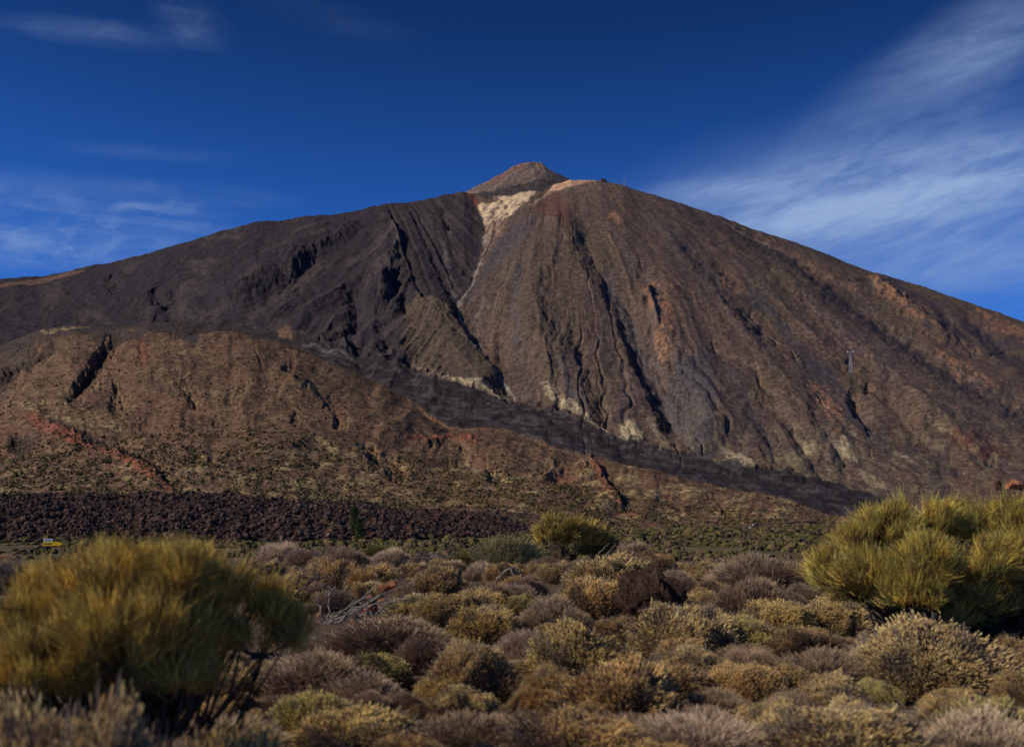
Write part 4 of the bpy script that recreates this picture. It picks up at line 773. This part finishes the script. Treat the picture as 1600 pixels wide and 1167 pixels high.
dead_bush(935, 866, 27, [[(935, 866), (945, 855), (953, 848)], [(945, 868), (955, 858), (963, 850)]], 'two pale dead stalks leaning under the dark green broom', DW, .022, 1)
dead_bush(1040, 858, 26, [[(1042, 858), (1035, 846), (1026, 833)], [(1036, 847), (1044, 836)]], 'dark leaning dead stick behind the small tan cushion', DW2, .016, 1)
dead_bush(665, 880, 23, [[(655, 880), (675, 866), (700, 860)], [(660, 872), (690, 872), (705, 866)], [(670, 876), (684, 860), (695, 856)], [(650, 866), (668, 872), (690, 862)]], 'pale broken dead twigs lying at the back above the brown cushion', DW, .02, 3)
dead_bush(20, 1060, 6.0, [[(0, 1075), (25, 1058), (30, 1040)], [(10, 1090), (40, 1060), (60, 1050)], [(0, 1060), (20, 1045)]], 'pale dead twigs in the lower left corner under the big broom', DW, .005, 2)

# path of the road (used to keep the scrub off it)
rp = []
for px, py in ((1155, 834.5), (1163, 829), (1170, 824.5), (1180, 821.5), (1195, 819.5), (1215, 818), (1240, 816.6), (1275, 815.2), (1340, 814.4)):
    rp.append(hit(px, py, 300))
rp = np.array(rp); tt = np.linspace(0, len(rp) - 1, 90); R_ = np.stack([np.interp(tt, np.arange(len(rp)), rp[:, i]) for i in range(3)], 1)
for _ in range(4): R_[1:-1] = (R_[:-2] + R_[2:] + 2 * R_[1:-1]) / 4
R_[:, 2] = surf(800 + F * R_[:, 0] / R_[:, 1], R_[:, 1]); 
for _ in range(8): R_[1:-1, 2] = (R_[:-2, 2] + R_[2:, 2]) / 2
R_[:, 2] += .7
# ------------------------------------------------------------------ scrub on the plain and lower hills (uncountable small bushes)
def blobs(n, xs, ys, zs, rr, hh, cc):
    k = 7; a = np.arange(k) * 2 * math.pi / k
    r1 = rr[:, None] * rng.uniform(.75, 1.2, (n, k)); r2 = r1 * rng.uniform(.55, .85, (n, k)); ph = rng.uniform(0, 6.28, (n, 1))
    c_, s_ = np.cos(a + ph), np.sin(a + ph)
    b0 = np.stack([xs[:, None] + c_ * r1, ys[:, None] + s_ * r1, np.repeat((zs - .25 * hh)[:, None], k, 1)], -1)
    b1 = np.stack([xs[:, None] + c_ * r1 * 1.05, ys[:, None] + s_ * r1 * 1.05, zs[:, None] + hh[:, None] * rng.uniform(.35, .6, (n, k))], -1)
    b2 = np.stack([xs[:, None] + c_ * r2, ys[:, None] + s_ * r2, zs[:, None] + hh[:, None] * rng.uniform(.75, 1.05, (n, k))], -1)
    top = np.stack([xs, ys, zs + hh], -1)[:, None]
    V = np.concatenate([b0, b1, b2, top], 1); nv = 3 * k + 1; base = (np.arange(n) * nv)[:, None]; s = np.arange(k)[None]; s2 = (s + 1) % k
    q = np.concatenate([np.stack([base + s, base + s2, base + k + s2, base + k + s], -1), np.stack([base + k + s, base + k + s2, base + 2 * k + s2, base + 2 * k + s], -1)], 1).reshape(-1, 4)
    t_ = np.stack([base + 2 * k + s, base + 2 * k + s2, base + 3 * k + 0 * s], -1).reshape(-1, 3)
    col_ = np.repeat(cc[:, None], nv, 1) * rng.uniform(.8, 1.2, (n, nv, 1)); return V.reshape(-1, 3), [q, t_], col_.reshape(-1, 3)
BUSH = plant_mat('far_bush', .95)
def on_road(p, y):
    x = (p - 800) / F * y; out = np.zeros(len(x), bool)
    for q in R_[::2]: out |= (np.abs(x - q[0]) < 6) & (y > q[1] - 26) & (y < q[1] + 6)
    return out
def scatter(name, lab, n, y0, y1, p, keep, size, pal, pw, cat, power=1.0):
    ys = y0 + (y1 - y0) * rng.random(n) ** power; pxs = rng.uniform(-250, 1850, n); m = keep(pxs, ys) & ~on_road(pxs, ys); ys = ys[m]; pxs = pxs[m]; xs = (pxs - 800) / F * ys
    zs = np.where(ys < 116, near_z(xs, ys), surf(pxs, ys)); n = len(xs); rr = rng.uniform(size[0], size[1], n) * rng.uniform(.6, 1.1, n) * np.clip(ys / 420, .3, 1) * np.exp(np.clip(.36 * rng.standard_normal(n), -1, .55)); hh = rr * rng.uniform(.7, 1.3, n)
    pal = np.array(pal); cc = pal[rng.choice(len(pal), n, p=pw)] * rng.uniform(.65, 1.25, (n, 1))
    V, Fs, c_ = blobs(n, xs, ys, zs, rr, hh, cc); o = link(name, np_mesh(name, V, Fs, BUSH, c_)); o.color = (1, 1, 1, 1); tag(o, lab, cat, kind='stuff'); return o
isLf = isL; 
def cell(arr, px, y):
    j = np.clip(np.searchsorted(cols, px), 0, nj - 1); i = np.clip(np.searchsorted(rows, y), 0, ni - 1); return arr[i, j]
PALP = [(.115, .095, .03), (.075, .062, .03), (.16, .115, .05), (.05, .04, .025), (.13, .08, .05)]
scatter('plain_scrub', 'low olive bushes dotting the flat plain before the volcano', 120000, 88, 1250, 1, lambda p, y: ~cell(isL, p, y) & ~cell(isM, p, y) & (fbm((p - 800) / F * y / 14, y / 30, 3, 5) > .40 + .1 * rng.random(len(p))), (.5, 1.5), PALP, (.35, .25, .15, .15, .1), 'scrub', .8)
scatter('hillside_scrub', 'dark bushes speckling the brown foothills', 52000, 1000, 2500, 1, lambda p, y: cell(isH, p, y) & (fbm(p / 30, y / 60, 3, 7) + .2 * rng.random(len(p)) > .50), (.55, 1.35), [(.08, .056, .032), (.12, .076, .044), (.06, .04, .028), (.2, .13, .07)], (.4, .25, .2, .15), 'scrub')
# blocks on the lava front
ys = 285 + 190 * rng.random(80000) ** 1.3; pxs = rng.uniform(-200, 880, 80000); m = cell(isL, pxs, ys); ys = ys[m]; pxs = pxs[m]; xs = (pxs - 800) / F * ys; zs = surf(pxs, ys)
rr = .12 + .95 * rng.random(len(xs)) ** 7; cc = np.array([[.075, .045, .036], [.045, .032, .03], [.13, .066, .045], [.17, .10, .07]])[rng.choice(4, len(xs), p=(.42, .38, .16, .04))] * rng.uniform(.6, 1.3, (len(xs), 1))
V, Fs, c_ = blobs(len(xs), xs, ys, zs - .1, rr, rr * rng.uniform(.8, 1.6, len(xs)), cc); V += .09 * rng.standard_normal(V.shape)
o = link('lava_rubble', np_mesh('lava_rubble', V, Fs, BUSH, c_)); o.color = (1, 1, 1, 1); tag(o, 'dark red brown lava rubble covering the front of the old flow', 'rubble', kind='stuff')

# ------------------------------------------------------------------ pines on the lava edge
PINE = plant_mat('pine_green', .8)
def pine(px, y, hpx, wk, lab, seed):
    x_ = (px - 800) / F * y; zb = float(surf(np.array([px]), np.array([y]))[0]); H_ = hpx / F * y
    e = empty('pine_tree', (x_, y, zb), label=lab, cat='tree', group='young pines by the lava flow')
    tk = rods(np.array([[[0, 0, -.3], [.05, 0, H_ * .5], [0, .03, H_ * .97]]]), np.array([[.16, .1, .03]]), np.tile(np.array([.09, .06, .045]), (1, 3, 1)), 7); o = link('trunk', np_mesh('trunk', *tk[:2], WOOD, tk[2]), e); o.color = (1, 1, 1, 1)
    nt = 150; hz = H_ * (.12 + .86 * rng.random(nt) ** .9); a = rng.uniform(0, 6.28, nt); f = hz / H_; rmax = wk * H_ * np.minimum((1 - f) * 1.6 + .12, .55 + .0 * f) * (1 + .35 * np.sin(f * 17 + seed)); r = rmax * rng.uniform(.35, 1, nt)
    tb = np.stack([r * np.cos(a), r * np.sin(a), hz - .05 * r], 1); ti = np.repeat(np.arange(nt), 60); dv = unit(np.stack([np.cos(a), np.sin(a), np.full(nt, .75)], 1)[ti] + .8 * rng.standard_normal((len(ti), 3))); p0 = tb[ti] + .12 * rng.standard_normal((len(ti), 3)); p1 = p0 + dv * rng.uniform(.2, .42, (len(ti), 1))
    cc_ = np.array([.085, .13, .035]) * rng.uniform(.6, 1.5, (len(ti), 1)); fo = rods(np.stack([p0, (p0 + p1) / 2, p1], 1), np.tile([.022, .02, .008], (len(ti), 1)), np.repeat(cc_[:, None], 3, 1), 3, False); o = link('crown', np_mesh('crown', *fo[:2], PINE, fo[2]), e); o.color = (1, 1, 1, 1)
    lb = rods(np.stack([np.stack([0 * r, 0 * r, hz - .3 * r], 1), tb], 1), np.tile([.03, .012], (nt, 1)), np.tile(np.array([.09, .06, .045]), (nt, 2, 1)), 4); o = link('limbs', np_mesh('limbs', *lb[:2], WOOD, lb[2]), e); o.color = (1, 1, 1, 1)
pine(553.5, 300, 46, .26, 'taller dark green pine before the lava flow, left of the pair', 1)
pine(561, 292, 38, .22, 'shorter light green pine overlapping the right side of the taller one', 4)
dead = dead_bush(593, 838, 262, [[(593, 845), (593, 832), (594, 820)], [(593, 835), (598, 828)]], 'bare dead trunk standing before the lava flow right of the pines', DW2, .22, 1)

# ------------------------------------------------------------------ box parts
def boxes(items):
    """items: (cx, cy, cz, sx, sy, sz)"""
    V = []; Fq = []
    for cx, cy, cz, sx, sy, sz in items:
        b0 = len(V)
        for dx, dy, dzz in ((-1, -1, -1), (1, -1, -1), (1, 1, -1), (-1, 1, -1), (-1, -1, 1), (1, -1, 1), (1, 1, 1), (-1, 1, 1)): V.append((cx + dx * sx / 2, cy + dy * sy / 2, cz + dzz * sz / 2))
        Fq += [[b0 + q for q in f] for f in ((0, 3, 2, 1), (4, 5, 6, 7), (0, 1, 5, 4), (1, 2, 6, 5), (2, 3, 7, 6), (3, 0, 4, 7))]
    return np.array(V), [np.array(Fq)]
def bpart(name, items, mat, parent=None): return link(name, np_mesh(name, *boxes(items), mat), parent)
def bars(segs, r):
    P = np.array(segs, float); n = len(P); return rods(P, np.full((n, 2), r), np.zeros((n, 2, 3)), 5)
STEEL = plain_mat('galvanised_steel', (.45, .47, .5), .5, .15, 2); WHT = plain_mat('white_paint', (.8, .8, .78), .35, .06, 2); YEL = plain_mat('yellow_paint', (.95, .55, .02), .5, .06, 3); SGN = plain_mat('dark_lettering', (.05, .05, .07), .6, .1, 3)
GLS = plain_mat('dark_glass', (.02, .025, .03), .15, .1, 2); RUB = plain_mat('black_rubber', (.02, .02, .02), .9, .1, 3); STONE = plain_mat('station_stone', (.17, .085, .065), .85, .3, .4); CONC = plain_mat('concrete', (.33, .32, .31), .85, .2, .5); ROOF = plain_mat('station_roof', (.07, .065, .07), .7, .2, .5); POSTM = plain_mat('brown_post', (.12, .075, .05), .8, .3, 8)
# trail sign
d_ = 46.0; x0 = (70 - 800) / F * d_; g0 = float(near_z(np.array([x0]), np.array([d_]))[0]); s = d_ / F
sg = empty('trail_sign', (x0, d_, g0), 0, label='trail sign, white plate over long yellow pointer board, behind the big left broom', cat='sign')
zt = (HY - 841) * s - g0; bpart('post', [(0, .045, (zt + .1) / 2 - .15, .09, .07, zt + .1)], POSTM, sg)
wb = bpart('white_board', [(((75 - 70) * s), 0, (HY - 843.5) * s - g0, 14 * s, .02, 4.6 * s)], WHT, sg)
link('lettering', np_mesh('lettering', *boxes([((71 + i * 1.5 - 70) * s, -.012, (HY - 843.6) * s - g0, 1.0 * s, .004, (1.3 + .5 * (i % 2)) * s) for i in range(6)]), SGN), wb)
zy = (HY - 849.4) * s - g0; hy = 3.1 * s; prof = [(-3 * s, -hy), (23 * s, -hy), (28 * s, 0), (23 * s, hy), (-3 * s, hy)]
V = [(a, yy_, zy + b) for yy_ in (-.012, .012) for a, b in prof]; Fb = [np.array([[0, 1, 2, 3, 4], [9, 8, 7, 6, 5]]), np.array([[i, i + 5, (i + 1) % 5 + 5, (i + 1) % 5] for i in range(5)])]
yb = link('yellow_board', np_mesh('yellow_board', V, Fb, YEL), sg)
link('lettering', np_mesh('lettering', *boxes([((-1 + i * 1.45) * s, -.014, zy + (.25 * (i % 3) - .2) * s, .95 * s, .004, (1.5 + .6 * (i % 2)) * s) for i in range(9)]), SGN), yb)
# upper cable car station and pylons on the ridge
def lattice(parent, H_, w0, w1, r, n=7):
    segs = []
    for a, b in ((-1, -1), (1, -1), (1, 1), (-1, 1)): segs.append(((a * w0, b * w0, -3), (a * w1, b * w1, H_)))
    for i in range(n):
        f0, f1 = i / n, (i + 1) / n; a0 = w0 + (w1 - w0) * f0; a1 = w0 + (w1 - w0) * f1
        cs = ((-1, -1), (1, -1), (1, 1), (-1, 1))
        for k in range(4):
            p, q = cs[k], cs[(k + 1) % 4]; segs += [((p[0] * a0, p[1] * a0, H_ * f0), (q[0] * a1, q[1] * a1, H_ * f1)), ((q[0] * a0, q[1] * a0, H_ * f0), (p[0] * a1, p[1] * a1, H_ * f1)), ((p[0] * a1, p[1] * a1, H_ * f1), (q[0] * a1, q[1] * a1, H_ * f1))]
    V, Fs, _ = bars(segs, r); return link('lattice', np_mesh('lattice', V, Fs, STEEL), parent)
def pylon(px, py_base, H_, lab, w0=4.5, w1=1.6, arm=9, y0=2000):
    x_, y_, z_ = hit(px, py_base, y0); e = empty('cable_car_pylon', (x_, y_, z_ - 1), .15, label=lab, cat='pylon', group='cable car pylons'); lattice(e, H_, w0, w1, .17)
    bpart('crossarm', [(0, 0, H_ + .6, arm * 2, 1.6, 1.2), (-arm + 1, 0, H_ + 2, 2.2, 5, 1.4), (arm - 1, 0, H_ + 2, 2.2, 5, 1.4)], WHT, e); bpart('footing', [(0, 0, -1, w0 * 2.6, w0 * 2.6, 5)], CONC, e)
pylon(1328, 583, 52, 'tall pale lattice cable car pylon halfway down the right slope', 4, 1.5, 8)
pylon(975, 291.5, 26, 'cable car pylon on the skyline just right of the ridge building', 3.4, 1.6, 6)
pylon(1026, 308, 8, 'short cable car pylon on the skyline, farther down the ridge', 2.4, 1.5, 4)
x_, y_, z_ = hit(942, 285, 3000); e = empty('ridge_station', (x_, y_, z_ - 3), 0, label='small reddish cable car station building on the ridge right of the summit cone', cat='building')
bpart('walls', [(-3, 0, 7, 17, 14, 14), (8.5, 1, 5.5, 8, 12, 11)], STONE, e); bpart('roof', [(-3, 0, 14.5, 18.5, 15.5, 1), (8.5, 1, 11.5, 9, 13, 1)], ROOF, e); bpart('mast', [(-6, 0, 18, .8, .8, 7)], STEEL, e)
for wx in (-8, -3, 2): bpart('window', [(wx, -7.1, 9.5, 3, .3, 2.6)], GLS, e)
bpart('doorway', [(8.5, -5.1, 4.5, 5, .3, 7)], GLS, e)
# orange outcrop at the right edge, above the big broom
ORR = plain_mat('orange_rock', (.42, .17, .085), .9, .5, .12, bump=1)
for px, py, wp, hp, mt, lab, sd in ((1582, 757, 30, 15, ORR, 'orange red rock outcrop showing above the big right broom', 31), (1600, 756, 18, 14, DBR, 'dark crag at the right edge beside the orange outcrop', 35), (1559, 759, 11, 15, DBR, 'dark rock standing in for the shaded cleft left of the orange outcrop', 33)):
    x_, y_, z_ = hit(px, py + hp / 2, 1250); s = y_ / F; o = link('rock_outcrop', rock_mesh('rock_outcrop', sd, wp / 2 * s, wp / 3 * s, hp / 2 * s * 1.25, mt, 5, .8)); o.location = (x_, y_, z_ + hp * .3 * s); tag(o, lab, 'rock outcrop')  # the left dark rock is added for the shaded cleft of the outcrop
# ------------------------------------------------------------------ road with two cars
tg = unit(np.gradient(R_[:, :2], axis=0)); nr = np.stack([-tg[:, 1], tg[:, 0]], 1)
def ribbon(a, b, dza, dzb):
    p = np.concatenate([R_[:, :2] + nr * a, (R_[:, 2] + dza)[:, None]], 1); q = np.concatenate([R_[:, :2] + nr * b, (R_[:, 2] + dzb)[:, None]], 1)
    V = np.concatenate([p, q]); n = len(R_); i = np.arange(n - 1); return V, [np.stack([i, i + n, i + n + 1, i + 1], 1)], np.zeros((len(V), 3))
ASP = plain_mat('asphalt', (.032, .033, .038), .95, .15, .6)
V, Fs, _ = merge([ribbon(-2.9, 2.9, 0, 0), ribbon(2.9, 4.6, 0, -1.3), ribbon(-4.6, -2.9, -1.3, 0)]); tag(link('road', np_mesh('road', V, Fs, ASP)), 'dark asphalt road curving over the plain', 'road', kind='structure')
V, Fs, _ = merge([ribbon(-.05, .05, .03, .03)]); tag(link('road_marking', np_mesh('road_marking', V, Fs, WHT)), 'white painted centre line of the road', 'road marking', kind='structure')
def make_car(lab, loc, rz):
    import bmesh
    e = empty('car', loc, rz, label=lab, cat='car', group='cars on the distant road')
    prof = [(-2.2, .35), (-2.25, .8), (-1.9, 1.0), (-1.3, 1.08), (-.9, 1.5), (.9, 1.55), (1.5, 1.1), (2.15, .95), (2.25, .6), (2.2, .35)]
    n = len(prof); V = []
    for y_, k in ((-.86, 1), (.86, 1)): V += [(a, y_ * (1 if b < 1.2 else .82), b) for a, b in prof]
    Fs = [np.array([[i for i in range(n)][::-1], [i + n for i in range(n)]]), np.array([[i, (i + 1) % n, (i + 1) % n + n, i + n] for i in range(n)])]
    link('body', np_mesh('body', V, Fs, WHT), e)
    for sy in (-1, 1): link('side_window', np_mesh('side_window', [(-1.0, sy * .875, 1.1), (1.2, sy * .875, 1.1), (.8, sy * .735, 1.48), (-.85, sy * .735, 1.46)], [np.array([[0, 1, 2, 3]])], GLS), e)
    for a, b, c_, d2 in ((-1.33, 1.12, -.95, 1.46), (1.47, 1.14, .95, 1.5)): link('windscreen', np_mesh('windscreen', [(a * 1.02, -.75, b), (a * 1.02, .75, b), (c_ * 1.04, .66, d2), (c_ * 1.04, -.66, d2)], [np.array([[0, 1, 2, 3]])], GLS), e)
    for a in (-1.4, 1.4):
        for sy in (-.8, .8):
            wv = rods(np.array([[[a, sy - .11, .34], [a, sy + .11, .34]]]), np.array([[.34, .34]]), np.zeros((1, 2, 3)), 14); link('wheel', np_mesh('wheel', *wv[:2], RUB), e)
for px, lab, off in ((1169.5, 'white car on the road bend, the nearer and lower of the two', -1.3), (1178.5, 'white car just past the road bend, the farther of the two', 1.3)):
    k = int(np.argmin(np.abs(800 + F * R_[:, 0] / R_[:, 1] - px))); make_car(lab, (R_[k, 0] + nr[k, 0] * off, R_[k, 1] + nr[k, 1] * off, R_[k, 2] + .03), math.atan2(tg[k, 1], tg[k, 0]))
print('objects', len(bpy.data.objects), 'filler', cnt)
